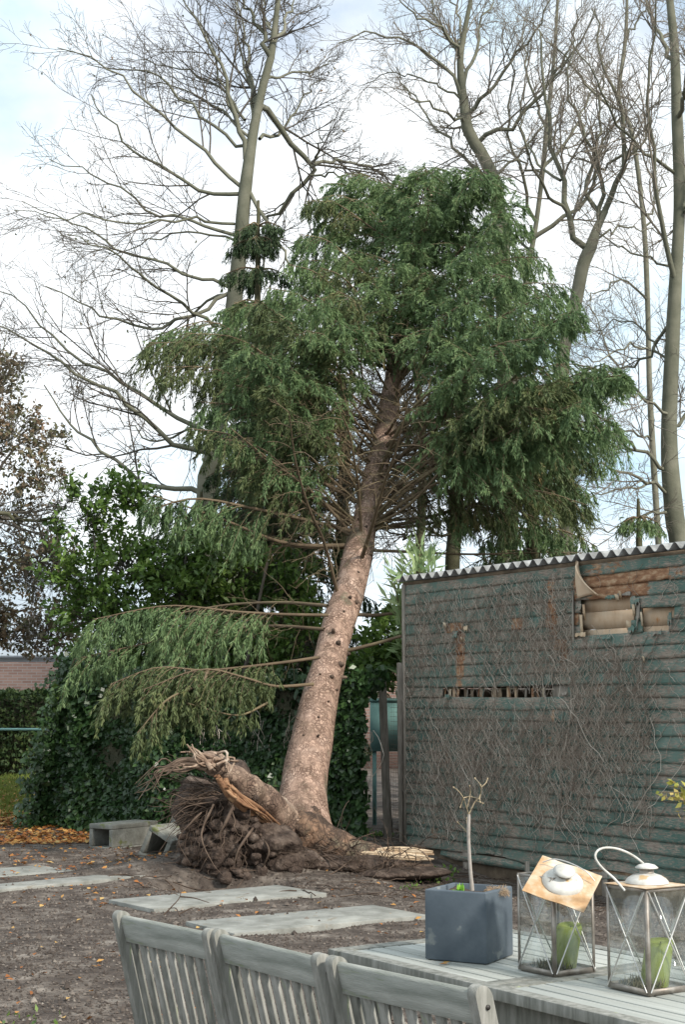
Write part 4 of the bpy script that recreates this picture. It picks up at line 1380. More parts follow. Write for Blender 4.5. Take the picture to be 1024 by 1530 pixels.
# hand-placed low boughs reaching left over the ivy
olive = 'needle_olive'
for pts, r0, f_, dn, sl_, mn in [
    ([(490, 919, 16.3), (430, 918, 16.1), (355, 914, 15.9), (250, 905, 15.7), (140, 925, 15.5)], .018, (.24, 1), 1.5, .85, 'needle'),
    ([(476, 982, 16.0), (420, 990, 15.8), (310, 1001, 15.5), (235, 997, 15.3), (165, 1022, 15.2)], .018, (.22, 1), 1.6, 1.05, olive),
    ([(468, 1022, 15.9), (410, 1025, 15.5), (365, 1012, 15.3), (300, 1000, 15.1), (215, 1030, 15.0)], .018, (.28, 1), 1.3, .85, olive),
    ([(310, 1001, 15.5), (300, 1022, 15.2), (250, 1045, 14.9), (205, 1095, 14.8)], .02, (.05, 1), 1.2, .8, olive),
    ([(400, 1050, 15.3), (360, 1068, 15.1), (320, 1062, 15.0), (280, 1050, 14.9)], .014, (.15, 1), .6, .5, olive),
    ([(485, 940, 16.6), (400, 935, 17.0), (300, 945, 17.3), (200, 965, 17.4), (110, 985, 17.4)], .02, (.35, 1), 1.0, .9, 'needle'),
    ([(490, 905, 16.4), (420, 900, 16.8), (330, 905, 17.2), (230, 925, 17.4), (120, 950, 17.5)], .02, (.45, 1), .9, .8, 'needle')]:
    bough(spruce, [P(*q) for q in pts], r0, f_, dn, 1.15, mneedle=mn, seclen=sl_, label='low bough sweeping out to the left over the ivy')
# mid-left thick boughs (dark mass above the laurel)
for pts in [[(545, 800), (470, 780), (380, 760), (290, 745), (215, 765)], [(552, 760), (480, 720), (420, 690), (370, 700)], [(540, 815), (430, 812), (330, 775), (230, 740)]]:
    Y0 = leanY(pts[0][1])
    bough(spruce, [P(x, y, Y0 - i * .25) for i, (x, y) in enumerate(pts)], .03, (.42, 1), 1.0, 1.2, mneedle='needle', seclen=.9)
for (x, y, pa, dn) in [(300, 600, 740, 1), (350, 575, 720, 1), (410, 575, 700, 1), (330, 655, 790, .9), (395, 645, 760, .9), (455, 560, 690, 1), (455, 640, 750, .8), (280, 640, 790, .8), (370, 715, 810, .8), (430, 700, 790, .7), (475, 500, 640, 1), (700, 560, 660, 1), (690, 640, 740, .8), (740, 660, 760, .9), (780, 715, 740, 1), (830, 735, 730, 1), (875, 690, 700, 1), (905, 640, 680, 1), (850, 650, 690, 1), (795, 650, 700, 1), (745, 725, 760, .9), (895, 590, 650, 1), (222, 512, 660, 1), (245, 548, 690, 1), (278, 498, 640, 1), (930, 560, 620, 1), (840, 590, 650, 1), (792, 335, 420, 1), (812, 385, 470, 1), (845, 425, 520, 1), (778, 425, 500, 1), (862, 475, 560, 1), (735, 480, 560, 1), (765, 525, 590, 1), (705, 505, 570, 1), (430, 395, 520, 1), (448, 350, 450, 1), (402, 430, 560, 1), (478, 400, 500, 1), (350, 452, 600, 1), (505, 435, 540, 1), (525, 475, 560, 1), (590, 470, 560, 1), (560, 480, 570, .9), (640, 485, 570, 1), (670, 520, 600, 1), (762, 770, 795, 1), (820, 780, 795, 1), (880, 755, 780, 1), (690, 590, 690, .9), (530, 400, 480, 1), (460, 300, 380, 1)]:
    c, r_, t_, T_, Ln = bough_to(x, y, pa)
    v = T_ - c
    if Ln > 5.6: T_ = c + v * 5.6 / Ln; v = T_ - c; Ln = 5.6
    bough(spruce, [c, c + v * .35 + [0, 0, .03], c + v * .72 + [0, 0, .09 * Ln], T_], .02, (.42, 1), dn, 1.15, mneedle='needle' if rng.random() < .6 else olive, seclen=rng.uniform(.8, 1.2), nl=.9)
# thin, half-dead boughs hanging round the bare zone
for (x, y, pa) in [(360, 655, 760), (405, 700, 790), (450, 745, 800), (690, 700, 770), (730, 745, 780), (705, 640, 700), (430, 620, 740), (470, 590, 700), (660, 760, 800), (770, 770, 790), (330, 700, 780)]:
    c, r_, t_, T_, Ln = bough_to(x, y, pa)
    v = T_ - c
    if Ln > 3.6: T_ = c + v * 3.6 / Ln; v = T_ - c; Ln = 3.6
    bough(spruce, [c, c + v * .35 + [0, 0, .05], c + v * .75 + [0, 0, .10 * Ln], T_], .016, (.45, 1), .7, 1.5, mneedle=olive, seclen=1.0, nl=.38, bare=3, label='thin half-dead bough hanging beside the bare trunk')
# bare lower branches
bare = [([(507, 897), (485, 812), (462, 760), (442, 690), (432, 615)], -.55, .022), ([(528, 800), (470, 738), (400, 685), (345, 640)], -.3, .022), ([(541, 812), (536, 730), (530, 690), (520, 640), (500, 600)], -.45, .022),
        ([(537, 846), (558, 780), (575, 720), (590, 680), (610, 600)], -.6, .026), ([(560, 792), (600, 752), (680, 690), (735, 615), (790, 545), (850, 590), (920, 640)], -.15, .032), ([(560, 765), (600, 700), (640, 680), (720, 660)], .2, .02),
        ([(553, 822), (600, 824), (700, 828), (790, 826), (872, 826)], .1, .020), ([(532, 918), (560, 919), (606, 914)], .0, .022), ([(520, 972), (560, 962), (600, 950)], -.1, .022),
        ([(530, 818), (450, 818), (400, 806), (350, 792)], .15, .016), ([(540, 778), (470, 778), (400, 785), (340, 790)], .3, .014), ([(575, 690), (620, 640), (690, 610), (760, 560)], -.3, .02), ([(556, 740), (500, 690), (470, 640), (455, 600)], -.2, .018), ([(580, 640), (550, 600), (540, 540), (546, 470)], -.3, .018), ([(588, 610), (602, 540), (610, 480)], -.3, .018)]
for pts, dy, r0 in bare:
    Y0 = leanY(pts[0][1])
    n_ = len(pts)
    short = abs(pts[-1][0] - pts[0][0]) < 90 and abs(pts[-1][1] - pts[0][1]) < 90
    sp3 = [P(x, y, Y0 + dy * i) for i, (x, y) in enumerate(pts)]
    if short:
        mb = MB(); s_ = spline(sp3, 10); mb.tubes(s_[None], np.linspace(r0, r0 * .7, 10)[None], 8)
        # sawn end
        tag(mb.build('branch', M['branch'], spruce, smooth=True), 'sawn-off bare branch stub')
    else:
        bough(spruce, sp3, r0, (.35, 1), .45, .7, seclen=.8, bare=4, nl=0)

# past a hundred boughs: the smallest ones become one part
def mesh_arrays(o):
    me = o.data
    V = np.empty(len(me.vertices) * 3, np.float32); me.vertices.foreach_get('co', V)
    A = np.empty(len(me.vertices), np.float32); me.attributes['v'].data.foreach_get('value', A)
    Q = np.array([list(p.vertices) + ([p.vertices[0]] if len(p.vertices) == 3 else []) for p in me.polygons])
    return V.reshape(-1, 3), Q, A
bs = [c for c in spruce.children if c.name.startswith('branch') and c.children]
bare_n = len([c for c in spruce.children if c.name.startswith('branch') and not c.children])
bs.sort(key=lambda o: -len(o.children[0].data.vertices))
small = bs[98 - bare_n:]
b1_, n1_, n2_ = MB(), MB(), MB()
for o in small:
    b1_.add(*mesh_arrays(o))
    nd_ = o.children[0]
    (n2_ if nd_.data.materials[0] == M['needle_olive'] else n1_).add(*mesh_arrays(nd_))
    for q in (nd_, o):
        me = q.data; bpy.data.objects.remove(q); bpy.data.meshes.remove(me)
oo_ = b1_.build('small_branches', M['branch'], spruce, local=True); oo_['kind'] = 'stuff'
for nm_, mm_ in ((n1_, 'needle'), (n2_, 'needle_olive')):
    if nm_.n: nm_.build('needles', M[mm_], oo_, local=True)

# ------------------------------------------------------------------ leafless trees
def spray(paths, rads, levels, m):
    pass
def bare_tree(name, trunk, tw, limbs, label, Y, mtr='greybark', mtw='twig', lvl=(9, 7, 4), leafn=0, extra=None, dyl=2.2, lw=None, seed=0, twr=.0036, lenf=(.42, .42, .5), up=.03):
    pts = [P(x, y, Y) for x, y in trunk]
    b = np.array([pts[0][0], Y, 0])
    if pts[0][2] > .3: pts = [b + [rng.uniform(-.2, .2), 0, -.1]] + pts; tw = [tw[0] * 1.1] + list(tw)
    r = empty(name, b, label, 'tree', 'leafless trees beyond the garden')
    V, Q, _, _ = lumpy_tube(pts, [w_ / 2 / F * Y for w_ in tw], 60, 10, .06, 3, 5)
    mb = MB(); mb.add(V, Q); mb.build('trunk', M[mtr], r, smooth=True)
    mbl = MB(); mbt = MB(); LP, LR = [], []
    for i, (lp, w_) in enumerate(limbs):
        dy = rng.uniform(-1, 1) * dyl
        q = [P(x, y, Y + dy * (j / max(1, len(lp) - 1))) for j, (x, y) in enumerate(lp)]
        k = 14
        s = spline(q, k)
        s[1:] += rng.normal(size=(k - 1, 3)) * .035
        rd = np.linspace(w_, max(1.0, w_ * .22), k) / 2 / F * Y
        LP.append(s); LR.append(rd)
    LP = np.array(LP); LR = np.array(LR)
    for j in range(len(LP)):
        mbl = MB(); mbl.tubes(LP[j:j + 1], LR[j:j + 1], 7); mbl.build('limb', M[mtr], r, smooth=True)
    P1, R1 = grow(LP, LR, lvl[0], lenf[0], .62, 7, (.12, 1), up, .13, .5, .4, lmin=.25)
    R1 = np.maximum(R1, twr * 1.2)
    P2, R2 = grow(P1, R1, lvl[1], lenf[1], .65, 5, (.15, 1), up * .6, .15, .7, .5, lmin=.12)
    R2 = np.clip(R2, twr, .02)
    P3, R3 = grow(P2, R2, lvl[2], lenf[2], .7, 4, (.2, 1), up * .4, .18, .8, .6, lmin=.08)
    R3 = np.clip(R3, twr * .75, .01)
    mbt.tubes(P1, R1, 4); mbt.tubes(P2, R2, 3); mbt.tubes(P3, R3, 3)
    mbt.build('crown', M[mtw], r)
    if leafn:
        A_ = P3[rng.integers(0, len(P3), leafn), rng.integers(1, 4, leafn)]
        if leafn < 1500:
            keep = rng.random(leafn) < np.clip((9.5 - A_[:, 2]) / 6, .1, 1)
            A_ = A_[keep]
        nl_ = len(A_)
        mb = MB(); mb.add(*leaves(A_, rng.normal(size=(nl_, 3)) + [0, 0, -1], rng.uniform(.05, .09, nl_), rng.uniform(.03, .05, nl_), .3)); mb.build('dead_leaves', M['brownleaf'], r)
    return r

A_tr = [(308, 760), (318, 690), (334, 580), (348, 470), (358, 380), (365, 300), (373, 235), (381, 185), (394, 125), (405, 85), (411, 40), (419, -30)]
A_w = [30, 29, 27, 25, 23, 21, 18, 15, 13, 12, 9, 7]
A_l = [([(364, 290), (320, 292), (250, 255), (200, 225), (150, 170), (130, 140)], 7), ([(361, 280), (320, 240), (280, 205), (200, 135), (150, 92), (88, 72)], 7),
       ([(352, 352), (300, 335), (240, 325), (180, 285), (130, 260), (75, 240)], 6), ([(350, 335), (300, 330), (200, 330), (100, 322), (25, 316)], 5), ([(347, 432), (290, 415), (230, 390), (160, 360), (95, 325), (35, 303)], 6),
       ([(346, 437), (300, 465), (240, 487), (190, 483), (130, 462), (72, 428)], 7), ([(320, 488), (280, 460), (230, 425), (190, 400), (160, 370), (100, 352)], 6), ([(316, 678), (262, 667), (215, 622), (170, 590), (120, 560), (60, 520), (-10, 485)], 9),
       ([(322, 655), (265, 622), (220, 590), (170, 565), (120, 535), (75, 500), (40, 460), (-10, 430)], 8), ([(312, 742), (262, 732), (218, 722), (182, 700), (152, 668), (112, 640), (90, 615), (68, 575)], 9),
       ([(374, 217), (350, 210), (300, 175), (240, 120), (215, 105), (130, 100)], 6), ([(367, 238), (354, 180), (330, 110), (310, 60), (268, -5)], 9), ([(368, 235), (345, 170), (325, 90), (300, 30), (282, -25)], 5),
       ([(385, 172), (373, 110), (368, 60), (350, -10)], 8), ([(405, 88), (388, 50), (368, 10), (355, -25)], 9), ([(408, 65), (430, 30), (447, -15)], 7), ([(397, 120), (430, 110), (470, 105), (505, 92)], 5), ([(388, 208), (420, 195), (450, 150), (484, 118)], 6),
       ([(372, 285), (400, 335), (422, 375), (440, 420), (455, 455)], 7), ([(387, 158), (412, 176), (434, 222), (466, 245), (462, 266), (420, 305), (396, 335), (390, 430)], 11), ([(466, 250), (475, 225), (485, 200)], 5), ([(372, 205), (320, 160), (260, 130), (196, 118)], 5), ([(352, 360), (290, 345), (230, 355), (180, 375), (120, 370)], 4), ([(366, 180), (330, 130), (250, 100), (188, 86)], 5),
       ([(378, 190), (372, 130), (356, 70), (352, 20), (340, -20)], 6), ([(330, 610), (290, 640), (240, 660), (200, 640), (150, 600)], 5), ([(345, 440), (300, 455), (262, 520), (200, 560), (140, 560)], 5), ([(470, 245), (520, 240), (575, 262), (610, 280)], 6), ([(465, 262), (500, 262), (560, 250)], 4), ([(411, 60), (395, 20), (400, -20)], 5)]
bare_tree('leafless_beech', A_tr, A_w, A_l, 'tall leafless beech at the left with long branches sweeping left and a few dead leaves', 26, lvl=(10, 7, 3), leafn=1400, dyl=2.5)
B_tr = [(752, 420), (748, 330), (738, 270), (720, 230), (700, 196), (693, 150), (688, 92), (696, 40), (708, -20)]
B_w = [24, 22, 21, 19, 18, 14, 10, 8, 6]
B_l = [([(693, 170), (678, 120), (640, 80), (590, 58), (545, 52), (505, 62)], 7), ([(690, 108), (675, 60), (650, 20), (640, -20)], 7), ([(693, 172), (732, 140), (770, 80), (800, 40), (830, -20)], 7), ([(713, 216), (760, 190), (800, 150), (850, 90), (895, 20)], 8),
       ([(696, 190), (660, 162), (620, 150), (590, 100)], 5), ([(693, 130), (710, 80), (722, 30), (745, -20)], 7), ([(690, 92), (665, 50), (612, 20), (590, -15)], 6), ([(742, 290), (700, 240), (650, 190), (625, 150), (600, 130)], 7), ([(688, 100), (690, 60), (678, 10), (670, -20)], 6),
       ([(700, 200), (690, 182), (686, 170)], 12), ([(735, 265), (770, 240), (800, 200), (835, 170), (870, 120)], 5), ([(690, 150), (640, 120), (600, 110), (545, 120)], 4)]
bare_tree('leafless_beech', B_tr, B_w, B_l, 'leafless tree with a crooked trunk rising directly behind the spruce top', 27, mtw='reddish', lvl=(9, 6, 4), twr=.0032)
C_tr = [(840, 600), (853, 490), (863, 440), (872, 395), (884, 368), (893, 340), (905, 315)]
C_w = [22, 21, 20, 20, 19, 13, 11]
C_l = [([(878, 372), (856, 345), (846, 300), (832, 250), (822, 180), (815, 120), (800, 40)], 11), ([(903, 318), (928, 255), (936, 200), (926, 150), (900, 90), (888, 10)], 10), ([(896, 335), (900, 290), (890, 240), (868, 190), (850, 130), (860, 60)], 8), ([(900, 322), (880, 280), (895, 200), (897, 150), (910, 90)], 8),
       ([(850, 320), (820, 290), (795, 250), (780, 200), (770, 140)], 6), ([(888, 360), (930, 340), (970, 345), (1010, 360)], 4), ([(930, 250), (960, 210), (985, 150), (1000, 90)], 5), ([(838, 270), (800, 240), (780, 190), (790, 120)], 5)]
bare_tree('leafless_tree', C_tr, C_w, C_l, 'leafless tree whose mossy trunk forks into a wide Y right of the spruce', 25, mtw='reddish', lvl=(9, 6, 4), twr=.0032)
D_tr = [(1018, 850), (1008, 770), (1000, 660), (1004, 540), (1010, 420), (1016, 300), (1012, 170), (1008, 70), (998, -30)]
D_w = [30, 28, 26, 22, 20, 19, 18, 15, 11]
D_l = [([(1010, 425), (988, 340), (975, 250), (968, 150), (975, 60), (985, -20)], 9), ([(1000, 705), (960, 670), (925, 655), (888, 640), (860, 600)], 7), ([(1003, 735), (960, 715), (920, 700), (880, 690), (840, 700)], 6), ([(1004, 480), (960, 540), (900, 562), (862, 590)], 6),
       ([(1008, 90), (985, 50), (968, 0), (960, -30)], 8), ([(1010, 260), (960, 220), (920, 180), (890, 120), (850, 60)], 6), ([(1012, 180), (1030, 120), (1050, 60)], 8), ([(1004, 560), (970, 500), (930, 480), (880, 500)], 5), ([(1004, 620), (950, 590), (900, 610), (860, 640)], 5),
       ([(1016, 330), (1050, 280), (1080, 200)], 8), ([(1003, 640), (1040, 600), (1070, 520)], 7), ([(1006, 770), (960, 770), (920, 790), (880, 800)], 5), ([(1010, 400), (950, 380), (900, 350), (860, 300)], 4)]
bare_tree('leafless_tree', D_tr, D_w, D_l, 'thick mossy leafless tree at the right edge above the shed roof', 24, mtw='reddish', lvl=(12, 7, 4), twr=.0032)
E_tr = [(770, 600), (785, 430), (800, 345), (812, 250), (818, 180), (828, 90), (835, -20)]
E_l = [([(788, 362), (852, 320), (882, 280), (897, 230), (922, 182), (962, 140)], 8), ([(800, 330), (780, 270), (760, 200), (765, 120), (750, 40)], 6), ([(812, 250), (850, 210), (880, 150), (920, 90)], 6), ([(816, 190), (790, 120), (780, 60), (790, 0)], 5), ([(795, 380), (760, 340), (740, 280), (745, 220)], 5), ([(824, 120), (850, 70), (870, 0)], 5), ([(812, 260), (770, 240), (720, 240), (680, 215)], 4)]
bare_tree('leafless_tree', E_tr, [10, 9, 8, 8, 7, 6, 4], E_l, 'slim leafless tree between the spruce crown and the forked tree', 28, mtw='reddish', lvl=(9, 6, 4), twr=.0032)
F_tr = [(985, 820), (972, 600), (968, 450), (962, 330), (945, 200), (925, 150), (935, 60), (938, -20)]
F_l = [([(968, 450), (930, 420), (900, 430), (860, 470)], 4), ([(963, 340), (985, 290), (1000, 230)], 4), ([(950, 220), (900, 250), (860, 240), (820, 200)], 5), ([(972, 600), (930, 560), (900, 500), (880, 430)], 5), ([(940, 180), (880, 130), (840, 80), (780, 20)], 5), ([(935, 60), (960, 20), (985, -20)], 4), ([(970, 520), (930, 520), (890, 540), (850, 520)], 4), ([(976, 660), (930, 640), (890, 660)], 4), ([(978, 720), (940, 730), (890, 740), (850, 760)], 4)]
bare_tree('leafless_tree', F_tr, [10, 9, 8, 8, 7, 6, 6, 4], F_l, 'thin leafless tree just left of the thick mossy trunk', 27, mtw='reddish', lvl=(9, 6, 4), twr=.0032)
G_tr = [(676, 870), (682, 780), (683, 700), (690, 610), (700, 540)]
G_l = [([(683, 760), (650, 700), (630, 660), (600, 640)], 6), ([(684, 720), (730, 690), (770, 640), (800, 600)], 6), ([(680, 800), (640, 790), (600, 760), (560, 740)], 5), ([(688, 640), (650, 600), (620, 560)], 5), ([(683, 700), (640, 690), (600, 700), (560, 690)], 4), ([(683, 745), (720, 760), (770, 750), (820, 760)], 4)]
bare_tree('mossy_tree', G_tr, [22, 21, 20, 18, 15], G_l, 'dark mossy trunk standing behind the shed roof under the spruce crown', 24, mtr='mossbark', lvl=(12, 7, 4), lenf=(.6, .45, .5))
H_tr = [(628, 870), (630, 780), (632, 680), (628, 600), (615, 520)]
H_l = [([(631, 780), (600, 740), (570, 690), (560, 640)], 5), ([(632, 720), (660, 680), (690, 640)], 5), ([(630, 640), (600, 600), (590, 560)], 5), ([(631, 700), (600, 640), (560, 620)], 5), ([(630, 800), (590, 800), (550, 780), (500, 770)], 4)]
bare_tree('mossy_tree', H_tr, [14, 13, 12, 11, 9], H_l, 'slender dark tree just right of the leaning trunk, behind the bamboo', 23, mtr='mossbark', lvl=(14, 7, 4), lenf=(.7, .45, .5))
# second stem of conifer behind-left
I_tr = [(505, 1000), (508, 880), (512, 760), (516, 660), (510, 560)]
I_l = [([(510, 820), (470, 780), (440, 740), (420, 690)], 6), ([(512, 760), (480, 700), (450, 660)], 5), ([(514, 700), (560, 640), (580, 600)], 5), ([(509, 860), (450, 850), (400, 830)], 5), ([(511, 790), (560, 760), (600, 770)], 4), ([(515, 660), (470, 620), (440, 570)], 5)]
bare_tree('mossy_tree', I_tr, [20, 19, 18, 16, 13], I_l, 'dark trunk standing behind the ivy, left of the leaning spruce trunk', 21.5, mtr='mossbark', lvl=(16, 7, 4), lenf=(.7, .45, .5))

# ------------------------------------------------------------------ standing conifers behind
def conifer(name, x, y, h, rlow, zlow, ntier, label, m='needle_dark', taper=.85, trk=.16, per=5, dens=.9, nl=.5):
    b = np.array([x, y, 0.])
    r = empty(name, b, label, 'tree')
    mb = MB(); V, Q, _, _ = lumpy_tube([b, b + [0, 0, h * .5], b + [0, 0, h]], [trk, trk * .7, .02], 30, 10, .08, 3, 2); mb.add(V, Q); mb.build('trunk', M['mossbark'], r, smooth=True)
    for i in range(ntier):
        z = zlow + (h - zlow) * (i + rng.random() * .6) / ntier
        R0 = rlow * (1 - taper * (z - zlow) / (h - zlow))
        a0 = rng.uniform(0, 6.28)
        for j in range(per):
            a = a0 + j * 6.283 / per + rng.normal() * .25
            Lb = R0 * rng.uniform(.7, 1.15)
            d = np.array([math.cos(a), math.sin(a), 0])
            c = b + [0, 0, z]
            yield_pts = [c, c + d * Lb * .4 + [0, 0, .02], c + d * Lb * .75 + [0, 0, -.10 * Lb], c + d * Lb + [0, 0, -.22 * Lb]]
            bough(r, yield_pts, .02, (.15, 1), dens, 1.3, mneedle=m, seclen=.7, k=10, nl=nl)
    return r
q = P(384, 600, 23)
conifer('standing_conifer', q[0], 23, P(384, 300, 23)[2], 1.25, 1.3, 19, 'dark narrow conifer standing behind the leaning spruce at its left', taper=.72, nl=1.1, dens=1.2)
q = P(800, 700, 20.5)
conifer('standing_conifer', q[0], 20.8, P(800, 560, 20.8)[2], 1.15, 2.2, 7, 'drooping green conifer behind the shed roof, right of the mossy trunk', m='needle', taper=.6, nl=.75, dens=1.05)
q = P(955, 790, 22)
conifer('standing_conifer', q[0], 22, P(955, 745, 22)[2], .95, 2.0, 5, 'small conifer top showing just above the right end of the shed roof', m='needle', taper=.75, nl=.75)
q = P(430, 700, 21.5)
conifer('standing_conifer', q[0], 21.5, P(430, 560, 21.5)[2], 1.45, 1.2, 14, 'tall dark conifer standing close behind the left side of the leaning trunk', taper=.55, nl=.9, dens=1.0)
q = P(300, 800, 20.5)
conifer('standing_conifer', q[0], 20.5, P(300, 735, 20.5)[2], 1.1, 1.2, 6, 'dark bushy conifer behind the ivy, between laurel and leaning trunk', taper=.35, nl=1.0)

# ------------------------------------------------------------------ broadleaved shrubs
def shrub(name, blobs, stems, n, ls, m, label, cat='shrub', aspect=.5, loc=None, leafdir=-.3, mst='twig', clump=16, up=.4):
    """leaf clumps around blobs (centre, radii)"""
    r = empty(name, loc, label, cat)
    mb = MB(); ms = MB()
    wts = np.array([b[1][0] * b[1][1] * b[1][2] for b in blobs]) ** .6
    wts /= wts.sum()
    for (c, rad), w_ in zip(blobs, wts):
        nc = max(4, int(n * w_ / clump))
        d = nrm(rng.normal(size=(nc, 3)))
        rr_ = rng.random(nc) ** .38
        cc_ = c + d * np.array(rad) * rr_[:, None]
        cc_ = cc_[fbm(cc_, 3.2, 19, 2) > -.32]
        nc = len(cc_)
        od = nrm(d[:nc] + np.array([0, 0, up]) + rng.normal(size=(nc, 3)) * .3)
        ends = cc_
        st = c + (cc_ - c) * .2 + [0, 0, -.15]
        mid = (st + ends) / 2 + rng.normal(size=st.shape) * .05
        ms.tubes(np.stack([st, mid, ends], 1), np.full((nc, 1), .006) * np.array([[1, .8, .5]]), 3)
        s = rng.random((nc, clump)) * .22
        B = cc_[:, None] + (ends - mid)[:, None] * 0 + nrm(ends - mid)[:, None] * (s - .1)[..., None] + rng.normal(size=(nc, clump, 3)) * .035
        D = nrm(nrm(ends - mid)[:, None] * .6 + rng.normal(size=(nc, clump, 3)) * .7 + np.array([0, 0, leafdir]))
        B, D = B.reshape(-1, 3), D.reshape(-1, 3)
        v = np.repeat(rng.random(nc), clump) * .6 + rng.random(nc * clump) * .4
        fl = rng.normal(size=B.shape) * .6 + [0, -.2, .9]
        mb.add(*leaves(B, D, rng.uniform(.7, 1.25, len(B)) * ls, rng.uniform(.8, 1.2, len(B)) * ls * aspect, .15, fl, v))
    for pts, rad in stems:
        s_ = spline([np.asarray(p) for p in pts], 12)
        ms.tubes(s_[None], np.linspace(rad, rad * .35, 12)[None], 6)
    ms.build('branches', M[mst], r)
    mb.build('foliage', m, r)
    return r
YL = 19.6
lb_ = [(P(130, 770, YL), (.55, .5, .40)), (P(110, 850, YL), (.50, .5, .45)), (P(185, 840, YL), (.65, .6, .5)), (P(260, 870, YL), (.5, .5, .45)), (P(150, 905, YL), (.7, .5, .35)), (P(300, 840, YL + .2), (.55, .4, .55)), (P(100, 735, YL), (.25, .3, .22)), (P(190, 735, YL), (.4, .3, .25)), (P(350, 860, YL + .5), (.5, .4, .6)), (P(430, 870, YL + .5), (.45, .4, .55)), (P(85, 800, YL), (.30, .3, .25)), (P(230, 920, YL), (.6, .4, .35)), (P(140, 975, YL + .4), (.6, .4, .35)), (P(250, 985, YL + .4), (.7, .4, .35)), (P(360, 970, YL + .6), (.6, .4, .4)), (P(450, 960, YL + .4), (.4, .4, .5))]
bx = P(200, 900, YL)
shrub('laurel_shrub', lb_, [([[bx[0], YL, 0], [bx[0] - .2, YL, 1.5], P(140, 800, YL)], .05), ([[bx[0], YL, 0], [bx[0] + .4, YL, 1.5], P(280, 820, YL)], .05), ([[bx[0], YL, 0], [bx[0] + 1.2, YL, 1.3], P(400, 840, YL)], .05)], 21000, .10, M['laurel'], 'bright green leafy laurel rising behind the ivy at the left', loc=(bx[0], YL, 0))
YR = 17.9
bx = P(585, 950, YR)
shrub('leafy_shrub', [(P(580, 945, YR), (.22, .3, .35)), (P(570, 1000, YR - .2), (.20, .3, .25)), (P(545, 990, YR), (.2, .3, .35)), (P(595, 975, YR), (.15, .2, .2))], [([[bx[0], YR, 0], [bx[0] - .1, YR, 1.2], P(580, 940, YR)], .02)], 1500, .11, M['laurel'], 'yellow-green shrub leaves between the leaning trunk and the shed', loc=(bx[0], YR, 0))
YM = 16.9
bx = P(622, 890, YM)
r = empty('bamboo_plant', (bx[0], YM, 0), 'pale green bamboo-like plant with long pointed leaves at the shed corner', 'plant')
ms = MB(); mb = MB()
tipsb = [(612, 822), (628, 812), (640, 835), (650, 850), (600, 850), (590, 870), (620, 850), (635, 860), (610, 880), (598, 895), (580, 850), (645, 828), (625, 835), (585, 890), (606, 905), (634, 820)]
for (x, y) in tipsb:
    t = P(x, y, YM + rng.uniform(-.2, .2))
    b = np.array([bx[0] + rng.uniform(-.1, .1), YM, 1.6])
    s_ = spline([[bx[0], YM, 0], b, (b + t) / 2 + [0, 0, .1], t], 12)
    ms.tubes(s_[None], np.linspace(.008, .003, 12)[None], 4)
    n_ = 40
    f = rng.random(n_) ** .5 * .55 + .45
    c, tt, _, _ = along(s_[None], f[None])
    c, tt = c[0] + rng.normal(size=(n_, 3)) * .03, tt[0]
    d = nrm(tt * .5 + nrm(rng.normal(size=(n_, 3))) * .8 + [0, 0, .15])
    mb.add(*leaves(c, d, rng.uniform(.16, .30, n_), rng.uniform(.030, .046, n_), .12, None, np.clip(rng.random(n_) * .6 + (f - .4) * .6, 0, 1)))
ms.build('stems', M['branch'], r); mb.build('leaves', M['palegreen'], r)

# brown-leaved tree at the left edge
YO = 22.
ob = P(-70, 900, YO)
blb = [(P(20, 640, YO), (.55, .8, .5)), (P(-10, 570, YO), (.5, .6, .5)), (P(55, 700, YO), (.5, .7, .45)), (P(20, 760, YO), (.6, .7, .5)), (P(40, 850, YO), (.6, .8, .5)), (P(15, 940, YO), (.6, .7, .4)), (P(70, 940, YO), (.45, .6, .4)), (P(-60, 700, YO), (.9, 1, 1.2)), (P(75, 655, YO), (.25, .4, .2)), (P(90, 830, YO), (.3, .4, .4)), (P(-40, 880, YO), (.8, 1, .8)), (P(110, 905, YO), (.3, .4, .35))]
shrub('brown_leaved_tree', blb, [([[ob[0], YO, 0], [ob[0], YO, 2], P(-60, 700, YO), P(-20, 560, YO)], .14), ([[ob[0], YO, 1.8], P(0, 860, YO), P(60, 830, YO)], .04), ([[ob[0], YO, 3], P(0, 700, YO), P(60, 640, YO)], .04), ([[ob[0], YO, 1.2], P(0, 930, YO), P(90, 905, YO)], .03)], 19000, .085, M['brownleaf'], 'tree with thin brown and olive autumn leaves at the left edge', 'tree', .55, (ob[0], YO, 0), clump=11)
bare_tree('leaning_mossy_tree', [(-150, 1100), (-120, 900), (-90, 780), (-50, 640)], [26, 24, 20, 14], [([(-90, 775), (-20, 764), (30, 770), (65, 777), (100, 780)], 11), ([(20, 768), (60, 790), (70, 840), (40, 900)], 4), ([(-90, 800), (0, 812), (40, 800), (60, 780)], 4), ([(-60, 650), (-20, 560), (10, 500)], 5)], 'mossy branch reaching in from the left edge of the picture', 20, mtr='mossbark', lvl=(8, 6, 4))
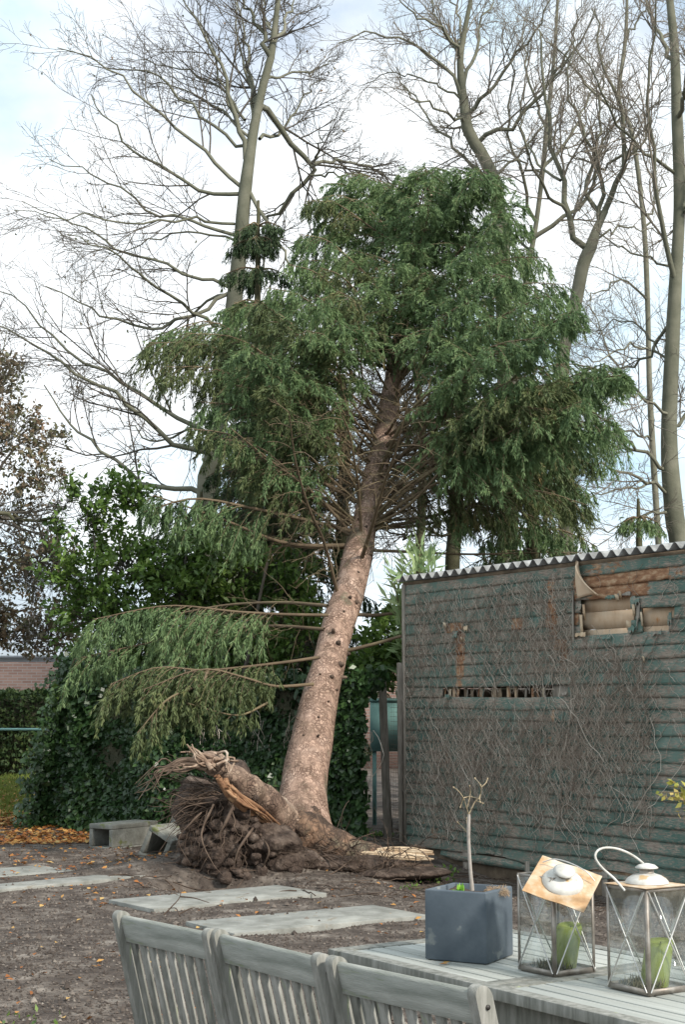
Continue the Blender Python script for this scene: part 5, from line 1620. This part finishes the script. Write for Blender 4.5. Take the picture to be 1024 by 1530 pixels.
# ------------------------------------------------------------------ hollow concrete blocks
def hollow_block(px, py, size, rz, rx, ry, label, wall=.05, half=False, z=0., d=0.):
    c = G(px, py) + np.array([0, d, z])
    L_, W_, H_ = size
    mb = MB()
    mb.box((0, 0, wall / 2), (L_, W_, wall)); 
    mb.box((-L_ / 2 + wall / 2, 0, H_ / 2), (wall, W_ - .004, H_ - 2 * wall))
    if not half:
        mb.box((0, 0, H_ - wall / 2), (L_, W_, wall)); mb.box((L_ / 2 - wall / 2, 0, H_ / 2), (wall, W_ - .004, H_ - 2 * wall))
    o = mb.build('hollow_block', M['mossy'], local=True, bevel=.008)
    o.location = c; o.rotation_euler = (R_(rx), R_(ry), R_(rz))
    tag(o, label, 'block', 'hollow concrete blocks dumped by the ivy')
hollow_block(178, 1270, (.33, .70, .28), -35, 0, 0, 'mossy hollow concrete block lying level, its square opening facing left', z=-.02, d=.33)
hollow_block(236, 1287, (.30, .38, .33), -30, 0, 27, 'concrete block tipped on its edge in front of the level one', z=-.02, d=.2)
hollow_block(214, 1250, (.30, .42, .09), 12, 8, 0, 'flat concrete lid lying on top at the back of the blocks', z=.24, d=.9)
hollow_block(274, 1268, (.30, .35, .30), -50, 0, 15, 'concrete block partly buried under the hanging roots', z=-.02, d=.5)

# ------------------------------------------------------------------ garden table
TA = R_(-56.2)
TL = np.array([math.cos(TA), math.sin(TA), 0]); TC = np.array([-TL[1], TL[0], 0])
T0 = G(490, 1417, .75)
def table_pts(l, c, z): return T0 + TL * l + TC * c + np.array([0, 0, z - .75])
table = empty('garden_table', (*(T0 + TL * 1.2 + TC * .37)[:2], 0), 'long weathered grey wooden garden table with a slatted top', 'table')
TM = np.stack([TL, TC, [0, 0, 1]], 1)
TLn, TW = 2.25, .74
def tb(l0, l1, c0, c1, z0, z1, nm=None, mb=None):
    mb = mb or MB()
    mb.box(table_pts((l0 + l1) / 2, (c0 + c1) / 2, (z0 + z1) / 2), (l1 - l0, c1 - c0, z1 - z0), TM)
    return mb
# slats: mesh in table-local space for grain direction
def local_table(mb, name, m):
    o = mb.build(name, m, table, local=True, bevel=.002)
    o.rotation_euler = (0, 0, TA)
    return o
LO = -1.2; CO = -.37
mb = MB()
def lbox(mb, l0, l1, c0, c1, z0, z1): mb.box(((l0 + l1) / 2 + LO, (c0 + c1) / 2 + CO, (z0 + z1) / 2), (l1 - l0, c1 - c0, z1 - z0))
nsl = 11
fw_ = .06
for (a, b) in ((fw_ + .003, .705), (.815, 1.50), (1.61, TLn - fw_ - .003)):
    for i in range(nsl):
        w_ = (TW - 2 * fw_ * .8) / nsl
        c0 = fw_ * .8 + i * w_
        lbox(mb, a, b, c0 + .0035, c0 + w_ - .0035, .726 + .0006 * (i % 3), .748 + .0006 * (i % 3))
local_table(mb, 'slats', M['teaktop'])
mb = MB()
lbox(mb, 0, fw_, 0, TW, .722, .7505); lbox(mb, TLn - fw_, TLn, 0, TW, .722, .7505)
for j in (.708, .762, 1.503, 1.557):
    lbox(mb, j, j + .050, fw_ * .8 + .001, TW - fw_ * .8 - .001, .724, .7500)
lbox(mb, fw_ + .001, TLn - fw_ - .001, 0, fw_ * .8, .720, .7510); lbox(mb, fw_ + .001, TLn - fw_ - .001, TW - fw_ * .8, TW, .720, .7510)
local_table(mb, 'frame', M['teak'])
mb = MB()
lbox(mb, .08, TLn - .08, .06, .085, .64, .716); lbox(mb, .08, TLn - .08, TW - .085, TW - .06, .64, .716)
lbox(mb, .08, .105, .09, TW - .09, .64, .716); lbox(mb, TLn - .105, TLn - .08, .09, TW - .09, .64, .716)
local_table(mb, 'apron', M['teak'])
for l_ in (.10, TLn - .17):
    for c_ in (.05, TW - .12):
        mb = MB(); lbox(mb, l_, l_ + .07, c_, c_ + .07, -.01, .718); local_table(mb, 'leg', M['teak'])

# ------------------------------------------------------------------ folding garden chairs
def make_chair(loc, rz, label):
    """local: x along the row, y towards the table, z up; origin on the ground under the back top-left corner"""
    r = empty('folding_chair', (0, 0, 0), label, 'chair', 'folding garden chairs along the table')
    W_ = .445; th = .024
    tl = math.tan(R_(15))
    H_ = .92
    def side_poly(d0):
        """profile of a leg in y,z"""
        w_ = .048
        pts = []
        ytop = 0.
        cz, cy = H_ - w_ / 2, w_ / 2
        for a in np.linspace(-.1, math.pi + .1, 9):
            pts.append((cy + w_ / 2 * math.cos(a) + 0, cz + w_ / 2 * math.sin(a)))
        ymid = (H_ - .45) * tl
        pts += [(ymid, .45), (.50, 0), (.55, 0), (ymid + .052, .45)]
        return pts
    for x in (0, W_ - th):
        # the leg as an extruded strip: centreline with half widths
        n = 24
        mb = MB()
        zz = np.concatenate([np.linspace(0, .45, 8), np.linspace(.5, H_ - .024, 8), H_ - .024 + .024 * np.sin(np.linspace(.2, math.pi / 2, 8))])
        cy = np.where(zz > .45, (H_ - zz) * tl, (H_ - .45) * tl + (.45 - zz) * .72)
        hw = np.where(zz > H_ - .024, np.sqrt(np.clip(.024 ** 2 - (zz - (H_ - .024)) ** 2, 1e-7, None)), .024)
        V = []
        for xx in (x, x + th):
            for sgn in (-1, 1):
                V.append(np.stack([np.full(n, xx), cy + sgn * hw, zz], -1))
        V = np.concatenate(V)
        Q = []
        for i in range(n - 1):
            for (a, b) in ((0, 1), (1, 3), (3, 2), (2, 0)):
                Q.append([a * n + i, b * n + i, b * n + i + 1, a * n + i + 1])
        Q += [[n - 1, 2 * n - 1, 4 * n - 1, 3 * n - 1], [0, 2 * n, 3 * n, n]]
        mb.add(V, Q)
        o = mb.build('back_leg', M['teak'], r, local=True, bevel=.0025)
        mb = MB()
        sx = x - .0015 if x == 0 else x + th + .0015
        th_ = np.linspace(0, 2 * np.pi, 10, endpoint=False)
        mb.prism([(np.cos(t) * .0055 + .045 * tl + .002, H_ - .045 + np.sin(t) * .0055) for t in th_], 'x', .004, c=(sx, 0, 0))
        mb.build('bolt', M['boltm'], o, local=True)
        # crossing front-to-rear leg
        mb = MB()
        xi = x + th + .003 if x == 0 else x - th - .003
        xi = xi + th / 2
        mb.beam((xi, .50, .45), (xi, -.02, 0), .045, th * .9, (1, 0, 0))
        mb.build('leg', M['teak'], r, local=True, bevel=.002)
    # top rail, slightly curved top
    n = 16
    xs = np.linspace(th + .0005, W_ - th - .0005, n)
    crown = .010 * np.sin(np.pi * (xs - th) / (W_ - 2 * th)) * 0
    mb = MB()
    hi = H_ - .012 + crown; lo = H_ - .085 + .0 * xs
    rows = []
    for (zz, dy) in ((lo, -.010), (hi - .008, -.011), (hi, -.003), (hi, .004), (hi - .008, .012), (lo, .012)):
        rows.append(np.stack([xs, (H_ - zz) * tl + dy, zz], -1))
    rows.append(rows[0])
    V = np.concatenate(rows); mb.add(V, grid_quads(7, n))
    mb.build('top_rail', M['teakrail'], r, local=True)
    mb = MB()
    zl = .50
    mb.beam((th, (H_ - zl) * tl, zl), (W_ - th, (H_ - zl) * tl, zl), .045, .022, (0, -tl, 1) if False else (0, 1, 0))
    mb.build('lower_rail', M['teakrail'], r, local=True, bevel=.003)
    for i in range(9):
        x = th + .026 + (W_ - 2 * th - .052) * i / 8
        mb = MB()
        z1 = H_ - .083; z0 = .515
        mb.beam((x, (H_ - z0) * tl, z0), (x, (H_ - z1) * tl, z1), .024, .011, (0, 1, tl))
        mb.build('back_slat', M['teak'], r, local=True, bevel=.002)
    for i in range(7):
        y = .13 + i * .058
        mb = MB(); mb.box((W_ / 2, y, .455), (W_ - .06, .048, .018)); mb.build('seat_slat', M['teak'], r, local=True, bevel=.002)
    r.location = loc; r.rotation_euler = (0, 0, rz)
    return r
def chair_pose(pl, pr):
    a = G(*pl, .92); b = G(*pr, .92)
    d = b - a
    return (a[0], a[1], 0), math.atan2(d[1], d[0]), float(np.hypot(d[0], d[1])) / .445
c1, a1_, k1 = chair_pose((176, 1359), (318, 1387))
ch = make_chair(c1, a1_, 'weathered wooden folding chair furthest left in the row, its left post mossy')
c2, a2_, k2 = chair_pose((322, 1386), (483, 1424))
m2_ = copy_thing(ch, c2, a2_, 'middle one of the three weathered wooden folding chairs')
c3, a3_, k3 = chair_pose((495, 1426), (721, 1472))
m3_ = copy_thing(ch, c3, a3_, 'weathered wooden folding chair nearest the camera, overlapping the table edge')
for o_, k_ in ((ch, k1), (m2_, k2), (m3_, k3)): o_.scale = (k_, 1, 1)

# ------------------------------------------------------------------ planter with sapling
pn_ = G(727.6, 1440.5, .751)
PA = R_(-29)
pd = np.array([math.cos(PA), math.sin(PA), 0]); pe_ = np.array([-pd[1], pd[0], 0])
SZ, HT = .197, .202
pc = pn_ - pd * SZ / 2 + pe_ * SZ / 2
pl = empty('planter', pc, 'square blue-grey planter pot standing on the wooden table', 'planter', rz=PA)
mb = MB()
h_ = SZ / 2; t_ = .014; zf = HT - .016
ring = lambda q, z: [[-q, -q, z], [q, -q, z], [q, q, z], [-q, q, z]]
V = ring(h_ * .985, 0) + ring(h_, .004) + ring(h_, HT - .003) + ring(h_ - .003, HT) + ring(h_ - t_, HT) + ring(h_ - t_ - .002, .02)
Q = []
for k in range(5):
    for i in range(4):
        j = (i + 1) % 4
        Q.append([k * 4 + i, k * 4 + j, k * 4 + 4 + j, k * 4 + 4 + i])
Q += [[3, 2, 1, 0], [20, 21, 22, 23]]
mb.add(V, Q); mb.build('pot', M['planter'], pl, local=True, bevel=.0015)
mb = MB()
gx_ = np.linspace(-h_ + t_, h_ - t_, 30)
X_, Y_ = np.meshgrid(gx_, gx_, indexing='ij')
Z_ = zf + .012 * fbm(np.stack([X_, Y_, 0 * X_], -1), 45, 3, 3)
mb.add(np.stack([X_, Y_, Z_], -1).reshape(-1, 3), grid_quads(30, 30)); mb.build('soil', M['plantersoil'], pl, local=True, smooth=True)
sap = empty('sapling', pc + [0, 0, zf], 'bare grey sapling with a few twigs growing in the square planter', 'sapling')
yS = pc[1]
mb = MB()
V, Q, _, _ = lumpy_tube([P(706, 1330, yS), P(702.5, 1290, yS), P(700.5, 1250, yS), P(701, 1216, yS)], [.0068, .0062, .0058, .0052], 24, 8, .12, 60, 5); mb.add(V, Q)
mb.build('stem', mat('sapling_bark', [(0, (.24, .21, .18)), (1, (.44, .40, .36))], 40, .85, .4, 150, bdist=.001), sap, smooth=True)
mb = MB()
tw = [[(701, 1218), (697, 1205), (692, 1190), (684, 1180), (678, 1176)], [(701, 1216), (704, 1205), (712, 1196), (719, 1185), (718, 1172), (710, 1163)], [(719, 1176), (726, 1170), (729, 1163)], [(700, 1246), (694, 1238), (688, 1232), (684, 1228)], [(700, 1240), (698, 1228), (698, 1222)], [(692, 1192), (702, 1190), (716, 1193)], [(719, 1184), (717, 1192), (718, 1198)], [(692, 1192), (690, 1200), (688, 1206)], [(699, 1206), (703, 1185), (702, 1174)], [(712, 1196), (722, 1200)]]
nod = []
for t in tw:
    q = [P(x, y, yS + rng.uniform(-.03, .03) * i) for i, (x, y) in enumerate(t)]
    s_ = spline(q, 9); mb.tubes(s_[None], np.linspace(.0021, .0011, 9)[None], 5); nod += [s_[-1], s_[4]]
for q in nod:
    V, Q = blob(q, (.0028, .0028, .0036), 3, .2, 30, 8, 6); mb.add(V, Q)
mb.build('twigs', mat('sapling_twig', [(0, (.22, .17, .11)), (1, (.42, .34, .22))], 30, .8, 0), sap)
wd = P(687, 1330, yS - .04); wd[2] = pc[2] + zf
we = empty('weed', wd, 'tiny bright green weed sprouting in the planter soil', 'weed')
n_ = 26
d = nrm(rng.normal(size=(n_, 3)) * [1, 1, .3] + [0, 0, .7])
mb = MB(); mb.add(*leaves(wd + d * .004, d, rng.uniform(.015, .036, n_), rng.uniform(.012, .02, n_), .1, rng.normal(size=(n_, 3)) + [0, 0, 1.5])); mb.build('leaves', mat('weed_leaf', [(0, (.16, .38, .04)), (1, (.30, .55, .08))], 20, .5, 0, attr=.5, trans=.3), we)
gs = P(742, 1330, yS - .02); gs[2] = pc[2] + zf
n_ = 420
a = rng.uniform(0, 6.28, n_)
k_ = 6
rr_ = rng.random(n_) * .018
c = gs + np.stack([np.cos(a) * rr_, np.sin(a) * rr_, 0 * a], -1)
pts = [c]
dd = nrm(np.stack([np.cos(a), np.sin(a), rng.uniform(.6, 1.8, n_)], -1))
for q in range(k_ - 1):
    pts.append(pts[-1] + dd * rng.uniform(.004, .008, (n_, 1))); dd = nrm(dd + rng.normal(size=dd.shape) * .3 + [0, 0, -.35])
mb = MB(); mb.tubes(np.stack(pts, 1), np.full((n_, k_), .0006), 3)
tag(mb.build('dry_grass', mat('dry_grass', [(0, (.28, .19, .12)), (1, (.55, .43, .30))], 30, .9, 0, attr=.9), loc=gs), 'tuft of dry brown grass in the right corner of the planter', 'dry grass', kind='stuff')
lf = G(655, 1440, .751)
mb = MB(); mb.add(*leaves(np.array([lf, lf + [.012, .0, 0]]), np.array([[1, -.3, .1], [.7, .5, .15]]), .03, .014, .2, np.array([[0, 0, 1.], [.2, 0, 1]])))
tag(mb.build('curled_leaf', M['leaf_fallen'], loc=lf), 'curled orange leaf on the table at the planter foot', 'leaf')

# ------------------------------------------------------------------ glass lanterns
LS, LH = .152, .268
def lantern_body(r, seed):
    h = LS / 2
    mb = MB()
    mb.box((0, 0, .004), (LS, LS, .008)); 
    for s in (-1, 1):
        mb.box((0, s * (h - .001), .0085), (LS - .01, .003, .013)); mb.box((s * (h - .001), 0, .0085), (.003, LS - .01, .013))
    mb.build('base_tray', M['leadmetal'], r, local=True)
    for sx in (-1, 1):
        for sy in (-1, 1):
            mb = MB()
            mb.box((sx * (h - .0045), sy * h, LH / 2), (.009, .0014, LH)); mb.box((sx * h, sy * (h - .0045), LH / 2), (.0014, .009, LH))
            mb.build('corner_post', M['leadmetal'], r, local=True)
    mb = MB()
    for s in (-1, 1):
        mb.box((0, s * h, LH - .004), (LS - .018, .0016, .008)); mb.box((s * h, 0, LH - .004), (.0016, LS - .018, .008))
    mb.build('top_rim', M['leadmetal'], r, local=True)
    for i, (nx, ny) in enumerate(((0, -1), (1, 0), (0, 1), (-1, 0))):
        tx, ty = -ny, nx
        mb = MB()
        a = h - .004
        mb.box((nx * (h - .004), ny * (h - .004), LH / 2), (abs(tx) * (LS - .012) + abs(nx) * .0016, abs(ty) * (LS - .012) + abs(ny) * .0016, LH - .02))
        mb.build('glass_pane', M['glass'], r, local=True)
        mb = MB()
        o_ = h + .0028
        for sg in (-1, 1):
            o2 = o_ + (.002 if sg > 0 else 0)
            p0 = [nx * o2 - tx * a * sg, ny * o2 - ty * a * sg, .008]; p1 = [nx * o2 + tx * a * sg, ny * o2 + ty * a * sg, LH - .006]
            mb.tubes(np.array([[p0, p1]]), np.full((1, 2), .0021), 6)
        mb.build('cross_rods', M['rodmetal'], r, local=True)
    # dry moss and dirt on the floor
    n_ = 260
    c = np.stack([rng.uniform(-h * .85, .0, n_), rng.uniform(-h * .85, h * .6, n_), np.full(n_, .009)], -1)
    d = rng.normal(size=(n_, 3)) * .4 + [0, 0, 1]
    mb = MB(); mb.add(*leaves(c, d, rng.uniform(.008, .035, n_) * 1., .003)); mb.build('dry_moss', mat('dry_moss', [(0, (.09, .09, .05)), (1, (.22, .20, .13))], 30, .9, 0, attr=.8), r, local=True)

def lantern(near, rz, label):
    n_ = G(*near, .7512)
    e1 = np.array([math.cos(rz), math.sin(rz), 0]); e2 = np.array([-e1[1], e1[0], 0])
    c = n_ + e1 * LS / 2 + e2 * LS / 2
    r = empty('lantern', c, label, 'lantern', 'square glass lanterns on the table', rz=rz)
    lantern_body(r, 1)
    return r, c
LA = R_(38)
l1, lc1 = lantern((829, 1459.5), R_(34), 'square glass lantern nearer the planter, its rusty lid slipped off askew')
l2, lc2 = lantern((970, 1488), R_(33), 'square glass lantern at the right edge with its lid on and a white wire handle')
def candle(c, tilt, ax, hgt, rad, label):
    n = 28
    rad = .037
    prof = [(0, 0), (rad * .96, 0), (rad, .004), (rad * 1.0, hgt * .5), (rad * .97, hgt - .008), (rad * .85, hgt), (rad * .6, hgt - .010), (0, hgt - .022)]
    Rm = np.array(Matrix.Rotation(R_(tilt), 3, Vector(ax)))
    mb = MB(); mb.lathe(prof, n)
    V = mb.V[0]
    V[:, 2] += np.where(V[:, 2] > hgt * .7, .005 * np.sin(np.arctan2(V[:, 1], V[:, 0]) + 1), 0)
    V[:, :2] += (V[:, 2:3] ** 1.3) * np.array([.12, 0])
    mb.V[0] = V @ Rm.T
    o = mb.build('candle', M['candle'], local=True, smooth=True)
    o.location = c
    tag(o, label, 'candle', 'green pillar candles inside the lanterns')
    mb = MB(); mb.tubes((np.array([[[.0, 0, hgt - .024], [.003, 0, hgt - .004]]]) + np.array([(hgt) ** 1.3 * .12, 0, 0])) @ Rm.T, np.full((1, 2), .0014), 5)
    mb.build('wick', M['boltm'], o, local=True)
cq = G(851, 1447, .76); candle((lc1[0] + .02, lc1[1] + .015, .7605), 7, (.3, 1, 0), .118, .031, 'yellow-green pillar candle leaning in the lantern beside the planter')
candle((lc2[0] + .012, lc2[1] - .005, .7605), 5, (0, 1, 0), .118, .030, 'yellow-green pillar candle in the lantern at the right edge')

def lid(o, mplate, mdome, R3=None, S_=.178):
    """plate, dome, chimney and cap around the local z axis"""
    R3 = np.eye(3) if R3 is None else R3
    mb = MB()
    q = S_ / 2; n = 9
    g_ = np.linspace(-q, q, n)
    X, Y = np.meshgrid(g_, g_, indexing='ij')
    Z = .006 * (1 - np.maximum(np.abs(X), np.abs(Y)) / q) + .0015 * np.sin(X * 60)
    for dz, fl in ((0, 1), (-.0018, -1)):
        V = np.stack([X, Y, Z + dz], -1).reshape(-1, 3)
        mb.add(V @ R3.T, grid_quads(n, n)[:, ::fl], .5)
    idx = [i * n for i in range(n)] 
    mb.build('lid_plate', mplate, o, local=True)
    mb = MB(); mb.lathe([(.058, .003), (.057, .008), (.050, .016), (.038, .023), (.024, .027), (.018, .028)], 36, R3); d_ = mb.build('dome', mdome, o, local=True, smooth=True)
    mb = MB(); mb.lathe([(.019, .024), (.019, .040), (.016, .041)], 24, R3); mb.build('chimney', M['leadmetal'], d_, local=True, smooth=True)
    mb = MB(); mb.lathe([(.0, .0405), (.030, .041), (.031, .043), (.022, .050), (.006, .054), (0, .054)], 28, R3); mb.build('cap', mdome, d_, local=True, smooth=True)
# the right lantern wears its lid; the left lantern's lid has slipped off and leans on it
def lid_on(parent, zoff):
    mb = MB()
    q = .082; n = 9
    g_ = np.linspace(-q, q, n)
    X, Y = np.meshgrid(g_, g_, indexing='ij')
    Z = zoff + .006 * (1 - np.maximum(np.abs(X), np.abs(Y)) / q)
    for dz, fl in ((0, 1), (-.0018, -1)):
        mb.add(np.stack([X, Y, Z + dz], -1).reshape(-1, 3), grid_quads(n, n)[:, ::fl], .5)
    o = mb.build('lid', M['rusty'], parent, local=True)
    c = (0, 0, zoff)
    mb = MB(); mb.lathe([(.058, .003), (.057, .008), (.050, .016), (.038, .023), (.024, .027), (.018, .028)], 36, c=c); mb.build('dome', M['whitemetal'], o, local=True, smooth=True)
    mb = MB(); mb.lathe([(.019, .024), (.019, .040), (.016, .041)], 24, c=c); mb.build('chimney', M['leadmetal'], o, local=True, smooth=True)
    mb = MB(); mb.lathe([(.0, .0405), (.030, .041), (.031, .043), (.022, .050), (.006, .054), (0, .054)], 28, c=c); mb.build('cap', M['whitemetal'], o, local=True, smooth=True)
    return o
lr_ = lid_on(l2, LH + .003)
y2 = lc2[1]
hp = [(934, 1330, y2 - .05), (918, 1312, y2 - .05), (900, 1296, y2 - .05), (890, 1281, y2 - .045), (894, 1270, y2 - .03), (908, 1266, y2 - .02), (930, 1270, y2), (955, 1284, y2 + .03), (984, 1312, y2 + .05)]
hs = spline([P(*q) for q in hp], 40)
inv = np.array(Matrix.Rotation(-l2.rotation_euler.z, 3, 'Z'))
hs = (hs - lc2) @ inv.T
mb = MB(); mb.tubes(hs[None], np.full((1, 40), .0032), 10); mb.build('handle', M['whitemetal'], l2, local=True, smooth=True)
# slipped lid
cL = P(841, 1319, lc1[1] - .075)
u = nrm(np.array([.167, -.061, -.052])); v = np.array([.0746, .136, .0804]); v = nrm(v - u * np.dot(u, v)); wn = np.cross(u, v)
R3 = np.stack([u, v, wn], 1)
sl_ = empty('tipped_metal_top', cL, 'rusty square lantern lid with a white dome, tipped over on the open lantern', 'lid')
lid(sl_, M['rusty'], M['whitemetal'], R3, .178)
hs = spline([(-.075, .045, .012), (-.045, .052, .030), (0, .050, .036), (.05, .045, .030), (.080, .040, .012)], 20) @ R3.T
mb = MB(); mb.tubes(hs[None], np.full((1, 20), .0018), 6); mb.build('handle', M['rodmetal'], sl_, local=True, smooth=True)

# ------------------------------------------------------------------ yellowing twig at the right edge
Yy = 7.
bx = P(1085, 1200, Yy)
r = empty('yellow_shrub', (bx[0], Yy, 0), 'shrub with small yellowish leaves poking in at the right edge', 'shrub')
ms = MB(); mb = MB()
for (x, y) in [(985, 1183), (1000, 1175), (1010, 1195), (996, 1190), (1015, 1208), (1022, 1180), (1040, 1160), (1060, 1210), (1035, 1190)]:
    t = P(x, y, Yy + rng.uniform(-.1, .1))
    s_ = spline([[bx[0], Yy, 0], [bx[0] + .03, Yy, .6], [bx[0] - .02, Yy, t[2] - .08], (t + np.array([bx[0], Yy, t[2]])) / 2 + [0, 0, -.01], t], 16)
    ms.tubes(s_[None], np.linspace(.006, .0018, 16)[None], 5)
    n_ = 20
    f = rng.uniform(.84, 1, n_)
    c, tt, _, _ = along(s_[None], f[None])
    d = nrm(tt[0] * .5 + rng.normal(size=(n_, 3)) * .8)
    mb.add(*leaves(c[0] + rng.normal(size=(n_, 3)) * .012, d, rng.uniform(.025, .045, n_), rng.uniform(.016, .026, n_), .2))
ms.build('stems', M['branch'], r); mb.build('leaves', M['yellowleaf'], r)
# loose sticks on the soil and slabs
def sticks(n, box_, l0, l1, rr, name, label, seed):
    px = rng.uniform(box_[0], box_[1], n); py = rng.uniform(box_[2], box_[3], n)
    c = np.array([G(a, b) for a, b in zip(px, py)]); c[:, 2] = ground_h(c[:, 0], c[:, 1]) + .02
    a = rng.uniform(0, 6.28, n); k = 7; pts = [c]; ln_ = rng.uniform(l0, l1, n) / (k - 1)
    for q in range(k - 1):
        a = a + rng.normal(size=n) * .3
        pts.append(pts[-1] + np.stack([np.cos(a), np.sin(a), rng.normal(size=n) * .15], -1) * ln_[:, None])
    Pt = np.stack(pts, 1)
    Pt[:, :, 2] = np.maximum(Pt[:, :, 2], ground_h(Pt[:, :, 0], Pt[:, :, 1]) + .006)
    mb = MB(); mb.tubes(Pt, np.full((n, k), rr) * rng.uniform(.5, 1.3, (n, 1)), 4)
    tag(mb.build(name, M['root']), label, 'sticks', kind='stuff')
sticks(240, (180, 900, 1275, 1345), .08, .45, .004, 'loose_twigs', 'broken twigs and root ends strewn round the root plate', 3)
dt = G(245, 1366, .045)
pts_ = [[dt, dt + [.05, .03, .05], dt + [.10, .10, .11], dt + [.10, .13, .20]], [dt + [.12, -.08, 0], dt + [.08, .02, .04], dt + [.02, .08, .03]], [dt + [.10, .1, .11], dt + [.2, .1, .1], dt + [.3, .16, .06]], [dt + [.1, .02, .0], dt + [.2, .05, .04], dt + [.28, .02, .01]]]
mb = MB()
for q in pts_:
    s_ = spline(q, 10); mb.tubes(s_[None], np.linspace(.006, .002, 10)[None], 5)
tag(mb.build('dry_twig', M['root'], loc=dt), 'dry reddish twig lying at the edge of the nearest concrete slab', 'twig')
# low weeds at the foot of the ivy and by the shed
mb = MB()
for (px, py, n_, s_) in [(655, 1292, 60, .05), (640, 1300, 40, .05), (500, 1250, 60, .05), (565, 1255, 90, .05), (33, 1530, 26, .035), (620, 1312, 30, .04)]:
    c = G(px, py); c[2] = ground_h(c[0:1], c[1:2])[0] + .02
    cc_ = c + rng.normal(size=(n_, 3)) * [.10, .06, .02]
    d = nrm(rng.normal(size=(n_, 3)) + [0, 0, .8])
    mb.add(*leaves(cc_, d, rng.uniform(.6, 1.2, n_) * s_, rng.uniform(.4, .6, n_) * s_, .1))
tag(mb.build('small_weeds', M['laurel']), 'small green weeds growing at the foot of the ivy and shed', 'weeds', kind='stuff')
